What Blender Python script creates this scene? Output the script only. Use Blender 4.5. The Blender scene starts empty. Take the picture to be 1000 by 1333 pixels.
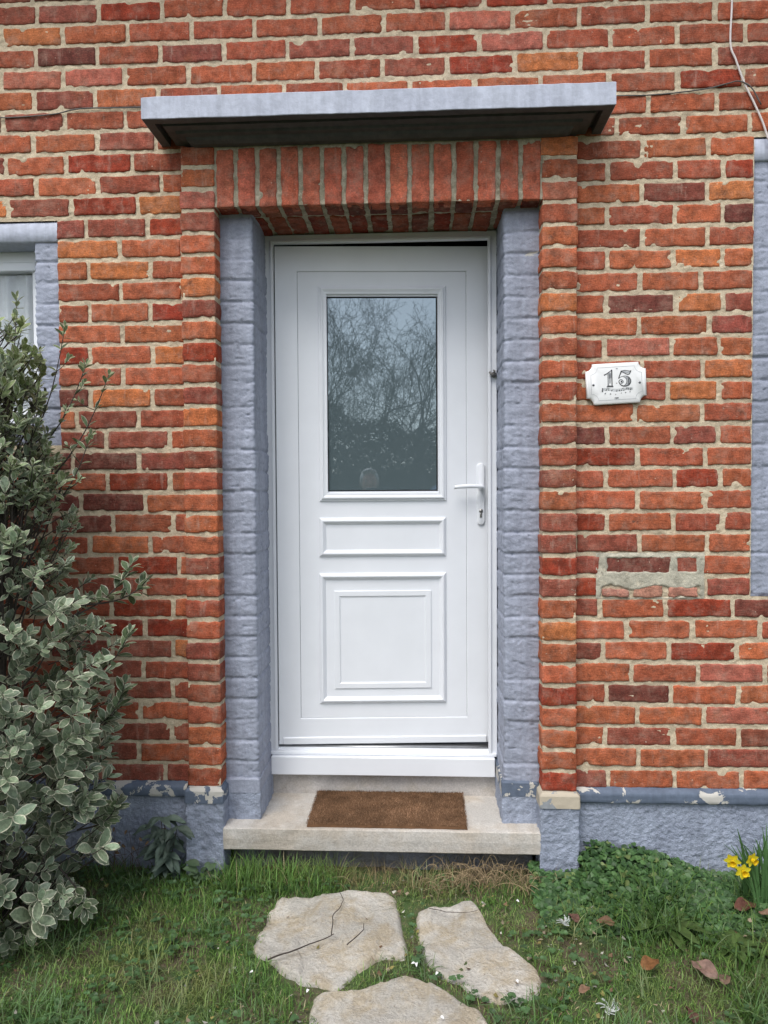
import bpy, math, random
import numpy as np
from mathutils import Vector, Matrix
R = math.radians
sc = bpy.context.scene
col = sc.collection

# ------------------------------------------------------------------ camera
CAM_Z = 1.43                                   # lens height above the lawn
DIST = 2.70                                    # lens to the brick face
yaw, pitch, roll = 0.0485079, 0.02899163, 0.00584879
cd = bpy.data.cameras.new('camera')
cam = bpy.data.objects.new('camera', cd); col.objects.link(cam)
fwd = Vector((-math.sin(yaw)*math.cos(pitch), math.cos(yaw)*math.cos(pitch), -math.sin(pitch)))
rgt = Vector((math.cos(yaw), math.sin(yaw), 0)); upv = rgt.cross(fwd)
r2 = rgt*math.cos(roll) - upv*math.sin(roll)
u2 = rgt*math.sin(roll) + upv*math.cos(roll)
M = Matrix((r2, u2, -fwd)).transposed().to_4x4(); M.translation = (0, -DIST, CAM_Z)
cam.matrix_world = M
cd.sensor_fit = 'VERTICAL'; cd.sensor_height = 36.0; cd.lens = 950.0*36.0/1333.0
cd.clip_start = 0.02; cd.clip_end = 800
sc.camera = cam

# ------------------------------------------------------------------ light
EL, AZ = R(57), R(24)                          # high thin overcast, sun behind the viewer's left shoulder
w = bpy.data.worlds.new('World'); sc.world = w; w.use_nodes = True
nt = w.node_tree; nt.nodes.clear()
sky = nt.nodes.new('ShaderNodeTexSky'); sky.sky_type = 'NISHITA'; sky.sun_disc = False
sky.sun_elevation = EL; sky.sun_rotation = math.pi + AZ
sky.air_density = 1.0; sky.dust_density = 1.6; sky.ozone_density = 1.0
hs = nt.nodes.new('ShaderNodeHueSaturation'); hs.inputs['Saturation'].default_value = 0.42
bg = nt.nodes.new('ShaderNodeBackground'); bg.inputs['Strength'].default_value = 0.13
wo = nt.nodes.new('ShaderNodeOutputWorld')
nt.links.new(sky.outputs[0], hs.inputs['Color']); nt.links.new(hs.outputs[0], bg.inputs['Color']); nt.links.new(bg.outputs[0], wo.inputs['Surface'])
sl = bpy.data.lights.new('sun', 'SUN'); sl.energy = 1.35; sl.angle = R(35); sl.color = (1.0, 0.97, 0.92)
so = bpy.data.objects.new('sun', sl); col.objects.link(so)
sdir = Vector((-math.sin(AZ)*math.cos(EL), -math.cos(AZ)*math.cos(EL), math.sin(EL)))
so.rotation_euler = sdir.to_track_quat('Z', 'Y').to_euler()
sc.view_settings.view_transform = 'Standard'; sc.view_settings.look = 'None'
sc.view_settings.gamma = 1.0; sc.view_settings.exposure = 0.88

# ------------------------------------------------------------------ helpers
rng = np.random.default_rng(7); random.seed(7)
def K(k): return 0.079*k + CAM_Z               # height of a brick bed joint
def lin(c):
    c = np.asarray(c, float)/255.0
    return np.where(c <= .04045, c/12.92, ((c+.055)/1.055)**2.4)
def _h(ix, iy, s):
    n = (ix.astype(np.int64)*374761393 + iy.astype(np.int64)*668265263 + int(s)*974634777) & 0xffffffff
    n = ((n ^ (n >> 13))*1274126177) & 0xffffffff
    return ((n ^ (n >> 16)) & 0xffffff)/float(0xffffff)
def vn(x, y, s=0):                             # value noise, -1..1
    x, y = np.broadcast_arrays(np.asarray(x, float), np.asarray(y, float))
    ix = np.floor(x); iy = np.floor(y); fx = x-ix; fy = y-iy
    fx = fx*fx*(3-2*fx); fy = fy*fy*(3-2*fy)
    a = _h(ix, iy, s); b = _h(ix+1, iy, s); c = _h(ix, iy+1, s); d = _h(ix+1, iy+1, s)
    return ((a*(1-fx)+b*fx)*(1-fy) + (c*(1-fx)+d*fx)*fy)*2-1
def fbm(x, y, s=0, o=3):
    t = 0; a = 1.0; n = 0
    for i in range(o):
        t = t + a*vn(np.asarray(x)*2**i, np.asarray(y)*2**i, s+i*17); n += a; a *= .5
    return t/n
class Acc:
    """collects quads with a colour per vertex and builds ONE mesh object"""
    def __init__(s): s.V = []; s.F = []; s.C = []; s.U = []; s.n = 0
    def add(s, V, F, c=(1, 1, 1), uv=None):
        V = np.asarray(V, float).reshape(-1, 3); F = np.asarray(F, int).reshape(-1, 4)
        c = np.asarray(c, float)
        if c.ndim == 1: c = np.tile(c[:3], (len(V), 1))
        s.V.append(V); s.F.append(F+s.n); s.C.append(c[:, :3])
        s.U.append(np.zeros((len(V), 2)) if uv is None else np.asarray(uv, float)); s.n += len(V)
    def build(s, name, m, parent=None, smooth=True, loc=None):
        V = np.concatenate(s.V); F = np.concatenate(s.F); C = np.concatenate(s.C); U = np.concatenate(s.U)
        tri = F[:, 2] == F[:, 3]
        nq = int((~tri).sum()); ntr = int(tri.sum())
        loops = np.concatenate([F[~tri].ravel(), F[tri][:, :3].ravel()])
        tot = np.concatenate([np.full(nq, 4), np.full(ntr, 3)]); st = np.concatenate([[0], np.cumsum(tot)[:-1]])
        if loc is not None: V = V-np.asarray(loc)
        me = bpy.data.meshes.new(name)
        me.vertices.add(len(V)); me.vertices.foreach_set('co', V.astype(np.float32).ravel())
        me.loops.add(len(loops)); me.loops.foreach_set('vertex_index', loops.astype(np.int32))
        me.polygons.add(nq+ntr); me.polygons.foreach_set('loop_start', st.astype(np.int32))
        me.update(calc_edges=True)
        me.polygons.foreach_set('use_smooth', np.full(nq+ntr, smooth))
        at = me.attributes.new('col', 'FLOAT_COLOR', 'POINT')
        at.data.foreach_set('color', np.concatenate([C, np.ones((len(C), 1))], 1).astype(np.float32).ravel())
        ul = me.uv_layers.new(name='uv'); ul.data.foreach_set('uv', U[loops].astype(np.float32).ravel())
        me.validate(); me.materials.append(m)
        o = bpy.data.objects.new(name, me); col.objects.link(o)
        if parent: o.parent = parent
        if loc is not None: o.location = loc
        return o
def tag(o, label=None, cat=None, group=None, kind=None):
    for k, v in (('label', label), ('category', cat), ('group', group), ('kind', kind)):
        if v: o[k] = v
    return o
def empty(name, loc=(0, 0, 0), rot=(0, 0, 0)):
    o = bpy.data.objects.new(name, None); col.objects.link(o); o.location = loc; o.rotation_euler = rot
    o.empty_display_size = .05
    return o
def gridF(nu, nv):                             # faces of an nu x nv vertex grid (v fastest)
    i = np.arange(nu-1)[:, None]*nv + np.arange(nv-1)[None, :]
    i = i.ravel(); return np.stack([i, i+nv, i+nv+1, i+1], 1)
BOXF = [[0, 1, 3, 2], [4, 6, 7, 5], [0, 4, 5, 1], [2, 3, 7, 6], [0, 2, 6, 4], [1, 5, 7, 3]]
def box(a, x0, x1, y0, y1, z0, z1, c=(1, 1, 1)):
    a.add([(x, y, z) for x in (x0, x1) for y in (y0, y1) for z in (z0, z1)], BOXF, c)
def bbox(a, x0, x1, y0, y1, z0, z1, b=.003, c=(1, 1, 1)):
    """box with chamfered edges: rings along y"""
    V = []
    def ring(y, d):
        X0, X1, Z0, Z1 = x0+d, x1-d, z0+d, z1-d; q = max(b-d, 0)+1e-5
        return [(X0+q, y, Z0), (X1-q, y, Z0), (X1, y, Z0+q), (X1, y, Z1-q), (X1-q, y, Z1), (X0+q, y, Z1), (X0, y, Z1-q), (X0, y, Z0+q)]
    for y, d in ((y0, b), (y0+b, 0), (y1-b, 0), (y1, b)): V += ring(y, d)
    F = []
    for r in range(3):
        for i in range(8): j = (i+1) % 8; F.append([r*8+i, r*8+j, r*8+8+j, r*8+8+i])
    for o in (0, 24): F += [[o, o+1, o+4, o+5], [o+1, o+2, o+3, o+4], [o, o+5, o+6, o+7]]
    a.add(V, F, c)
def frames(P):
    P = np.asarray(P, float); T = np.gradient(P, axis=0); T /= np.linalg.norm(T, axis=1)[:, None]+1e-9
    ref = np.array([0, 0, 1.]) if abs(T[0][2]) < .9 else np.array([1., 0, 0])
    N = np.zeros_like(P); n = ref-T[0]*(ref@T[0])
    for i in range(len(P)):
        n = n-T[i]*(n@T[i]); n /= np.linalg.norm(n)+1e-9; N[i] = n
    return T, N, np.cross(T, N)
def tube(a, P, r, n=6, c=(1, 1, 1), cap=True):
    P = np.asarray(P, float); r = np.broadcast_to(np.asarray(r, float), (len(P),))
    if cap:
        P = np.concatenate([P[:1], P, P[-1:]]); r = np.concatenate([[r[0]*.05], r, [r[-1]*.05]])
        T, N, B = frames(P[1:-1]); T, N, B = [np.concatenate([q[:1], q, q[-1:]]) for q in (T, N, B)]
    else: T, N, B = frames(P)
    t = np.arange(n)*2*np.pi/n
    V = P[:, None]+r[:, None, None]*(np.cos(t)[None, :, None]*N[:, None]+np.sin(t)[None, :, None]*B[:, None])
    m = len(P); i = np.arange(m-1)[:, None]*n; j = np.arange(n)[None]; j2 = (j+1) % n
    F = np.stack([i+j, i+j2, i+n+j2, i+n+j], -1).reshape(-1, 4)
    a.add(V.reshape(-1, 3), F, c)
def ell(a, c0, rx, ry, rz, nu=16, nv=10, c=(1, 1, 1), M=None):
    u = np.arange(nu+1)*2*np.pi/nu; v = np.linspace(-np.pi/2, np.pi/2, nv)
    V = np.stack([np.cos(v)[None]*np.cos(u)[:, None]*rx, np.cos(v)[None]*np.sin(u)[:, None]*ry, np.tile(np.sin(v)[None], (nu+1, 1))*rz], -1).reshape(-1, 3)
    if M is not None: V = V@np.asarray(M).T
    a.add(V+np.asarray(c0), gridF(nu+1, nv), c)
def sweep_frame(a, x0, x1, z0, z1, prof, y=0., c=(1, 1, 1)):
    """mitred rectangular moulding; prof = (inset from the outer edge, height towards the viewer)"""
    V = []
    for i, h in prof:
        V += [(x0+i, y-h, z0+i), (x1-i, y-h, z0+i), (x1-i, y-h, z1-i), (x0+i, y-h, z1-i)]
    F = []
    for k in range(len(prof)-1):
        for j in range(4): F.append([k*4+j, k*4+(j+1) % 4, k*4+4+(j+1) % 4, k*4+4+j])
    a.add(V, F, c)
def ribbon(a, P, wd, h=.0006, base=0., c=(0, 0, 0), closed=False):
    """thin raised stroke in the XZ plane facing -Y"""
    P = np.asarray(P, float); wd = np.atleast_1d(np.asarray(wd, float)); wd = np.interp(np.linspace(0, 1, len(P)), np.linspace(0, 1, len(wd)), wd) if len(wd) > 1 else np.full(len(P), wd[0])
    T = np.gradient(P, axis=0)
    if closed: T[0] = T[-1] = (P[1]-P[-2])
    T /= np.linalg.norm(T, axis=1)[:, None]+1e-12; N = np.stack([-T[:, 1], T[:, 0]], 1)
    L = P+N*wd[:, None]/2; Q = P-N*wd[:, None]/2; n = len(P)
    def p3(A, y): return np.stack([A[:, 0], np.full(len(A), y), A[:, 1]], 1)
    V = np.concatenate([p3(L, base), p3(L, base-h), p3(Q, base-h), p3(Q, base)])
    i = np.arange(n-1); F = np.concatenate([np.stack([k*n+i, k*n+i+1, k*n+n+i+1, k*n+n+i], 1) for k in range(3)])
    F = np.concatenate([F, [[0, n, 2*n, 3*n], [n-1, 2*n-1, 3*n-1, 4*n-1]]])
    a.add(V, F, c)

# ------------------------------------------------------------------ materials
def newmat(name):
    m = bpy.data.materials.new(name); m.use_nodes = True; t = m.node_tree; t.nodes.clear()
    o = t.nodes.new('ShaderNodeOutputMaterial'); b = t.nodes.new('ShaderNodeBsdfPrincipled')
    t.links.new(b.outputs[0], o.inputs['Surface']); return m, t, b
def N(t, typ, **kw):
    n = t.nodes.new(typ)
    for k, v in kw.items():
        if k in n.inputs.keys(): n.inputs[k].default_value = v
        else: setattr(n, k, v)
    return n
def noise(t, scale, detail=3, rough=.55, vec=None, dist=0.):
    n = N(t, 'ShaderNodeTexNoise'); n.inputs['Scale'].default_value = scale; n.inputs['Detail'].default_value = detail
    n.inputs['Roughness'].default_value = rough; n.inputs['Distortion'].default_value = dist
    if vec is None:
        g = t.nodes.get('OBJ') or t.nodes.new('ShaderNodeTexCoord'); g.name = 'OBJ'; vec = g.outputs['Object']
    t.links.new(vec, n.inputs['Vector']); return n.outputs['Fac']
def stretch(t, sx, sy, sz):
    g = t.nodes.get('OBJ') or t.nodes.new('ShaderNodeTexCoord'); g.name = 'OBJ'
    m = N(t, 'ShaderNodeMapping'); m.inputs['Scale'].default_value = (sx, sy, sz); t.links.new(g.outputs['Object'], m.inputs['Vector']); return m.outputs[0]
def ramp(t, f, p0, p1, lo=0., hi=1.):
    r = N(t, 'ShaderNodeMapRange'); r.interpolation_type = 'SMOOTHSTEP'
    for k, v in zip(('From Min', 'From Max', 'To Min', 'To Max'), (p0, p1, lo, hi)): r.inputs[k].default_value = v
    t.links.new(f, r.inputs['Value']); return r.outputs[0]
def mth(t, op, a, b=None):
    m = N(t, 'ShaderNodeMath'); m.operation = op
    for i, q in enumerate((a, b)):
        if q is None: continue
        if isinstance(q, (int, float)): m.inputs[i].default_value = q
        else: t.links.new(q, m.inputs[i])
    return m.outputs[0]
def mix(t, f, a, b, mode='MIX'):
    m = N(t, 'ShaderNodeMix'); m.data_type = 'RGBA'; m.blend_type = mode
    for idx, q in ((0, f), (6, a), (7, b)):
        if isinstance(q, (int, float)): m.inputs[idx].default_value = q
        elif isinstance(q, (tuple, list, np.ndarray)): m.inputs[idx].default_value = (*[float(z) for z in q[:3]], 1)
        else: t.links.new(q, m.inputs[idx])
    return m.outputs[2]
def bump(t, b, h, strength=.5, dist=.002, prev=None):
    n = N(t, 'ShaderNodeBump'); n.inputs['Strength'].default_value = strength; n.inputs['Distance'].default_value = dist
    t.links.new(h, n.inputs['Height'])
    if prev is not None: t.links.new(prev, n.inputs['Normal'])
    t.links.new(n.outputs[0], b.inputs['Normal']); return n.outputs[0]
def attr(t, name='col'):
    a = N(t, 'ShaderNodeAttribute'); a.attribute_name = name; return a.outputs['Color']
def scale_rgb(t, c, f):                        # multiply colour by a grey factor socket
    return mix(t, 1.0, c, f, 'MULTIPLY')
MAT = {}
def brick_mat():
    m, t, b = newmat('fired_brick')
    c = attr(t)
    g = noise(t, 26, 4, .6); c = scale_rgb(t, c, ramp(t, g, .28, .72, .66, 1.26))
    g2 = noise(t, 9, 3, .6); c = mix(t, ramp(t, g2, .55, .78, 0, .25), c, (.38, .15, .05))   # hotter orange clouds
    g3 = noise(t, 210, 3, .7); c = scale_rgb(t, c, ramp(t, g3, .25, .75, .68, 1.30))
    sp = noise(t, 95, 2, .5); c = mix(t, ramp(t, sp, .71, .76, 0, .55), c, (.62, .50, .40))  # lime specks
    pits = noise(t, 60, 3, .7, dist=.6); pf = ramp(t, pits, .67, .74, 0, .75); c = mix(t, pf, c, (.05, .025, .02))
    lime = noise(t, 15, 5, .75); c = mix(t, ramp(t, lime, .44, .78, 0, .50), c, (.42, .285, .22)); soot = noise(t, 19, 5, .75, dist=.4); c = mix(t, ramp(t, soot, .52, .72, 0, .55), c, (.085, .045, .032)); scr = noise(t, 1, 3, .6, stretch(t, 60, 200, 420)); c = scale_rgb(t, c, ramp(t, scr, .3, .7, .84, 1.14))
    salt = noise(t, 1, 4, .7, stretch(t, 38, 38, 7)); c = mix(t, ramp(t, salt, .56, .74, 0, .30), c, (.50, .37, .30))
    t.links.new(c, b.inputs['Base Color']); b.inputs['Roughness'].default_value = .92; b.inputs['Specular IOR Level'].default_value = .2
    drag = noise(t, 1, 4, .6, stretch(t, 30, 150, 190))
    h = mth(t, 'ADD', mth(t, 'MULTIPLY', g3, .6), mth(t, 'MULTIPLY', drag, .8))
    h = mth(t, 'SUBTRACT', h, mth(t, 'MULTIPLY', pf, 1.2))
    bump(t, b, h, .8, .0026); return m
def mortar_mat(base=(.60, .50, .36), dark=(.43, .35, .25), green=0.):
    m, t, b = newmat('lime_mortar')
    g = noise(t, 22, 4, .65); c = mix(t, ramp(t, g, .38, .7), base, dark)
    g3 = noise(t, 320, 3, .7); c = scale_rgb(t, c, ramp(t, g3, .25, .75, .78, 1.2))
    pale = noise(t, 40, 3, .6); c = mix(t, ramp(t, pale, .55, .72, 0, .6), c, (.68, .60, .46))
    gr = noise(t, 6, 3, .6); c = mix(t, ramp(t, gr, .6, .8, 0, .35), c, (.30, .27, .22)); cr = noise(t, 70, 4, .75, dist=.5); c = mix(t, ramp(t, cr, .66, .74, 0, .7), c, (.13, .11, .085))
    t.links.new(c, b.inputs['Base Color']); b.inputs['Roughness'].default_value = .95; b.inputs['Specular IOR Level'].default_value = .15
    bump(t, b, mth(t, 'ADD', noise(t, 160, 4, .7), mth(t, 'MULTIPLY', noise(t, 45, 3, .6), 1.5)), .8, .003); return m
def paint_mat(name, base, rough=.62, peel=.0, peelcol=(.50, .49, .44), grime=.3, fine=.5, zlow=None, dist=.002):
    m, t, b = newmat(name)
    g = noise(t, 7, 4, .6); c = mix(t, ramp(t, g, .35, .75, 0, grime), base, tuple(np.array(base)*np.array((.62, .62, .66))))
    g2 = noise(t, 48, 3, .6); c = scale_rgb(t, c, ramp(t, g2, .25, .75, .9, 1.1))
    st_ = noise(t, 1, 4, .65, stretch(t, 26, 26, 2.2)); c = scale_rgb(t, c, ramp(t, st_, .35, .7, 1.05, .86))
    crk = noise(t, 34, 5, .8, dist=1.2); c = mix(t, mth(t, 'MULTIPLY', ramp(t, crk, .492, .50), ramp(t, crk, .508, .50)), c, tuple(np.array(base)*.55)) if fine > .7 else c
    if peel:
        p = noise(t, 11, 5, .62, dist=.4)
        if zlow is not None:                   # flakes gather where rain splashes
            gx = N(t, 'ShaderNodeSeparateXYZ'); t.links.new(t.nodes['OBJ'].outputs['Object'], gx.inputs[0])
            p = mth(t, 'ADD', p, ramp(t, gx.outputs['Z'], zlow[0], zlow[1], zlow[2], 0))
        pk = ramp(t, p, 1-peel, 1-peel+.012)
        c = mix(t, pk, c, peelcol)
    t.links.new(c, b.inputs['Base Color']); b.inputs['Roughness'].default_value = rough; b.inputs['Specular IOR Level'].default_value = .35
    h = mth(t, 'ADD', mth(t, 'MULTIPLY', noise(t, 70, 4, .6), 1.0), mth(t, 'MULTIPLY', noise(t, 240, 2, .6), .35))
    if peel: h = mth(t, 'SUBTRACT', h, mth(t, 'MULTIPLY', pk, .5))
    bump(t, b, h, fine, dist); return m
def plain(name, base, rough=.5, var=.08, sc_=30, metal=0., bmp=.0, bs=120, spec=.5, dist=.001):
    m, t, b = newmat(name)
    g = noise(t, sc_, 3, .6); c = scale_rgb(t, mix(t, 0., base, base), ramp(t, g, .25, .75, 1-var, 1+var))
    t.links.new(c, b.inputs['Base Color']); b.inputs['Roughness'].default_value = rough; b.inputs['Metallic'].default_value = metal
    b.inputs['Specular IOR Level'].default_value = spec
    if bmp: bump(t, b, noise(t, bs, 3, .6), bmp, dist)
    return m
def attr_mat(name, rough=.6, var=.15, sc_=40, spec=.3, trans=0., bmp=0., bs=200):
    m, t, b = newmat(name)
    c = scale_rgb(t, attr(t), ramp(t, noise(t, sc_, 3, .6), .25, .75, 1-var, 1+var))
    t.links.new(c, b.inputs['Base Color']); b.inputs['Roughness'].default_value = rough; b.inputs['Specular IOR Level'].default_value = spec
    if bmp: bump(t, b, noise(t, bs, 3, .6), bmp, .001)
    if trans:
        tr = N(t, 'ShaderNodeBsdfTranslucent'); t.links.new(c, tr.inputs['Color']); ms = N(t, 'ShaderNodeMixShader'); ms.inputs[0].default_value = trans
        o = [n for n in t.nodes if n.type == 'OUTPUT_MATERIAL'][0]
        t.links.new(b.outputs[0], ms.inputs[1]); t.links.new(tr.outputs[0], ms.inputs[2]); t.links.new(ms.outputs[0], o.inputs['Surface'])
    return m
BRICK = brick_mat(); MORTAR = mortar_mat()
BLUE = (.325, .352, .435)
PAINT = paint_mat('blue_masonry_paint', BLUE, .6, .255, grime=.25, fine=.9, zlow=(.25, .9, .09), dist=.003)
PAINT_CLEAN = paint_mat('pale_blue_paint', (.46, .49, .58), .6, .0, grime=.45, fine=.6)
PLINTH = paint_mat('blue_roughcast', (.33, .370, .462), .75, .27, (.36, .34, .30), grime=.5, fine=1., dist=.008)
BAND = paint_mat('slate_blue_paint', (.115, .145, .20), .7, .43, (.50, .48, .44), grime=.4, fine=.6)
SOFFIT = paint_mat('dark_grey_paint', (.095, .098, .11), .75, .0, grime=.6, fine=.4)  # canopy underside, much darker than the fascia paint
PVC = plain('white_pvc', (.78, .80, .84), .28, .025, 5, bmp=.05, bs=260, spec=.45)
GASKET = plain('black_rubber', (.012, .013, .014), .6, .1, spec=.3)
METAL = plain('steel', (.42, .41, .39), .35, .15, 200, metal=1.)
DARK = plain('unlit_interior_black', (.02, .02, .022), .9, .2)  # darkness of the unlit rooms put into the colour as near-black
# ================================================================== THE HOUSE
house = empty('brick_house')
tag(house, 'red brick house front with blue painted door surround and white front door', 'house')
PAL = {k: (lambda q: q*.90+q.mean()*.10)(lin(v)*.98) for k, v in dict(o=(190, 108, 56), a=(174, 90, 54), r=(160, 79, 52), m=(144, 73, 56), d=(118, 60, 50), k=(140, 58, 40), p=(176, 96, 74), X=(176, 120, 100)).items()}
PAL['k'] = lin((142, 60, 42))
def brick(a, u0, u1, v0, v1, org, U, V, Nn, c, cell=.009, depth=.02, rag=1., jig=.0016):
    """one worn brick: a ragged, rounded, slightly warped front and its four sides"""
    w_, h_ = u1-u0, v1-v0; cu, cv = (u0+u1)/2, (v0+v1)/2
    nu = max(4, int(w_/cell)); nv = max(3, int(h_/cell)); s = int(rng.integers(1, 1e6))
    e = .0022
    us = np.concatenate([[-w_/2]*2, np.linspace(-w_/2+e, w_/2-e, nu), [w_/2]*2]); vs = np.concatenate([[-h_/2]*2, np.linspace(-h_/2+e, h_/2-e, nv), [h_/2]*2])
    n1, n2 = len(us), len(vs)
    uu, vv = np.meshgrid(us, vs, indexing='ij')
    dep = np.zeros((n1, n2)); ring = np.zeros((n1, n2), int)
    ring[1, :] = ring[-2, :] = 1; ring[:, 1] = ring[:, -2] = 1; ring[0, :] = ring[-1, :] = 2; ring[:, 0] = ring[:, -1] = 2
    rc = rng.uniform(.0025, .007); au = np.abs(uu)-(w_/2-rc); av = np.abs(vv)-(h_/2-rc)
    q = (au > 0) & (av > 0); nr = np.hypot(au, av); k = np.where(q & (nr > rc), rc/np.maximum(nr, 1e-9), 1.)
    uu = np.where(q, np.sign(uu)*((w_/2-rc)+au*k), uu); vv = np.where(q, np.sign(vv)*((h_/2-rc)+av*k), vv)
    ed = np.clip(1-np.minimum(w_/2-np.abs(uu), h_/2-np.abs(vv))/.016, 0, 1)
    x, y = uu+cu, vv+cv
    du = (vn(x/.028, y/.028, s)*.0018+vn(x/.011, y/.011, s+1)*.0017)*ed*rag
    dv = (vn(x/.034, y/.034, s+2)*.0022+vn(x/.012, y/.012, s+3)*.0019)*ed*rag
    dep = np.where(ring == 2, depth, np.where(ring == 1, .0020, 0.))
    dep = dep+(fbm(x/.05, y/.05, s+4, 3)*.0013+vn(x/.014, y/.012, s+5)*.0008+np.clip(vn(x/.03, y/.012, s+9)-.45, 0, 1)*.003)*(ring < 2)
    for _ in range(rng.integers(0, 3)):        # knocked-off arrises
        if rng.random() < .5: px, py = rng.uniform(-w_/2, w_/2), rng.choice([-1, 1])*h_/2
        else: px, py = rng.choice([-1, 1])*w_/2, rng.uniform(-h_/2, h_/2)
        rr = rng.uniform(.007, .018); g = np.exp(-((uu-px)**2+(vv-py)**2)/rr**2)
        dep = dep+np.where(ring < 2, g*rng.uniform(.003, .007), 0)
        vv = vv-np.sign(py)*g*.003*(abs(py) > h_/2-1e-6)
    ta = rng.normal(0, .006); x = uu+du-vv*ta; y = vv+dv+uu*ta
    dep = dep+rng.uniform(-jig, jig*.5)+uu*rng.normal(0, .008)+vv*rng.normal(0, .015)
    P = np.asarray(org)+(x+cu)[..., None]*np.asarray(U)+(y+cv)[..., None]*np.asarray(V)-dep[..., None]*np.asarray(Nn)
    c = np.asarray(c)*rng.uniform(.88, 1.12)*(1+rng.normal(0, .03, 3))
    a.add(P.reshape(-1, 3), gridF(n1, n2), np.clip(c, .005, .9))
ROWS = {22:"m -1412 m -1178 k -939 r -706 r -469 r -235 r 2 k 243 k 476 r 708 r 937 r 1162 r",
21:"m -1552 o -1316 a -1072 r -831 r -596 r -356 r -121 r 109 p 344 r 582 r 823 r 1058 r",
20:"r -1420 d -1188 r -948 m -711 r -476 m -239 m -5 k 226 p 460 r 692 r 927 r 1166 r",
19:"r -1553 p -1316 p -1085 r -845 a -600 a -367 r -127 m 107 k 353 o 586 r 822 r 1059 m",
18:"a -1430 m -1199 a -959 r -730 a -489 r -265 a -27 a 207 a 444 a 686 r 930 k 1158 r",
17:"m -1551 m -1316 r -1086 r -847 r -609 r -373 r -137 r 101 r 336 r 584 a 826 a 1068 r",
16:"a -1437 a -1193 m -970 r -725 r -482 r -241 r -3 r 240 r 480 r 717 r 951 a 1183 a",
15:"m -1544 a -1312 k -1061 r | r 805 a 1039 a",
14:"r -1427 a -1193 r -952 a | r 684 r 924 r 1092 k",
13:"o -1536 m -1296 k -1042 o | a 804 d 1036 o",
12:"m -1240 m -1005 k | a 680 r 922 a 1089 d",
11:"o -1114 a | r 808 a 1038 r",
10:"a -1233 o -997 r | r 683 a 919 o 1091 a",
9:"r -1112 a | a 801 a 1016 r",
8:"r -1231 a -1000 k | r 678 d 927 o 1094 m",
7:"a -1109 a | a 798 a 1047 m",
6:"k -1234 a -993 o | r 675 p 912 a 1083 a",
5:"r -1109 a | r 807 r 1024 o",
4:"d -1234 o -997 r | a 677 r 900 o 1081 a",
3:"a -1289 m -1053 r | a 784 a 1025 r",
2:"m -1177 m -934 a | d 683 r 916 m 1082 a",
1:"d -1309 d -1052 m | k 793 r 1035 a",
0:"r -1412 r -1174 k -936 a | r 680 a 927 k 1089 a",
-1:"d -1277 d -1031 a | a 796 a 1039 a",
-2:"d -1400 d -1154 r -924 r | k 683 a 923 r 1097 r",
-3:"r -1247 o -1013 a | m 800 a 1044 a",
-4:"r -1388 r -1147 k -906 a | m 666 d 926 m 1022 r",
-5:"r -1285 m -1039 r | k 655 X 1036 m",
-6:"r -1415 r -1168 k -931 a | m 659 a 898 k 1138 d",
-7:"r -1288 k -1039 k | a 757 a 994 a 1235 r",
-8:"m -1409 m -1164 m -931 o | m 672 a 911 k 1154 o",
-9:"r -1291 m -1048 r | a 775 r 1015 p 1254 r",
-10:"m -1412 m -1170 m -936 r | r 685 d 919 a 1159 a",
-11:"r -1294 r -1061 a | a 797 a 1038 p",
-12:"m -1430 m -1188 m -941 r | a 680 m 927 r 1162 m",
-13:"m -1312 m -1070 a | a 803 a 1046 m",
-14:"m -1448 m -1208 m -967 m | m 691 a 933 a 1172 a"}
WX0, WX1 = -3.1, 3.0                           # extent of the facade
WL = (-2.35, -1.352)                           # left window opening (and its surround)
WR = (1.198, 2.25)
Z_WL = (K(2)+.02, CAM_Z+1.019); Z_WR = (CAM_Z-.393, CAM_Z+1.254)
def in_open(x, z, g=0.):
    if WL[0]+g < x < WL[1]-g and Z_WL[0]+g < z < Z_WL[1]-g: return True
    if WR[0]+g < x < WR[1]-g and Z_WR[0]+g < z < Z_WR[1]-g: return True
    return False
wall = Acc(); J = .0090
U_, V_, N_ = (1, 0, 0), (0, 0, 1), (0, -1, 0)
def put(k, x0, x1, c, cell=.009):
    z0, z1 = K(k)+J*.9, K(k+1)-J*.9
    if x1-x0 < .02: return
    if c == 'X':                               # spalled course under the patch: thin slivers low in the bed
        for q in range(3):
            brick(wall, x0+.012+q*.115+(q == 2)*.01, x0+.105+q*.125, z0-.006, z0+(.022, .036, .030)[q], (0, -.003, 0), U_, V_, N_, PAL['X'], .006, rag=1.7)
        return
    jz = rng.normal(0, .0012)
    brick(wall, x0+J+rng.uniform(-.002, .0015), x1-J+rng.uniform(-.0015, .002), z0+jz+rng.uniform(-.001, .001), z1+jz+rng.uniform(-.001, .001), (0, 0, 0), U_, V_, N_, PAL[c], cell)
def segs(k):
    """free wall stretches of a course"""
    zm = K(k)+.04; cuts = []
    if -14 <= k < 16: cuts.append((-.80, .50))
    if Z_WL[0]-.02 < zm < Z_WL[1]: cuts.append(WL)
    if Z_WR[0]-.02 < zm < Z_WR[1]: cuts.append(WR)
    out = []; x = WX0
    for a_, b_ in sorted(cuts):
        out.append((x, a_)); x = b_
    out.append((x, WX1)); return out
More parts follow.
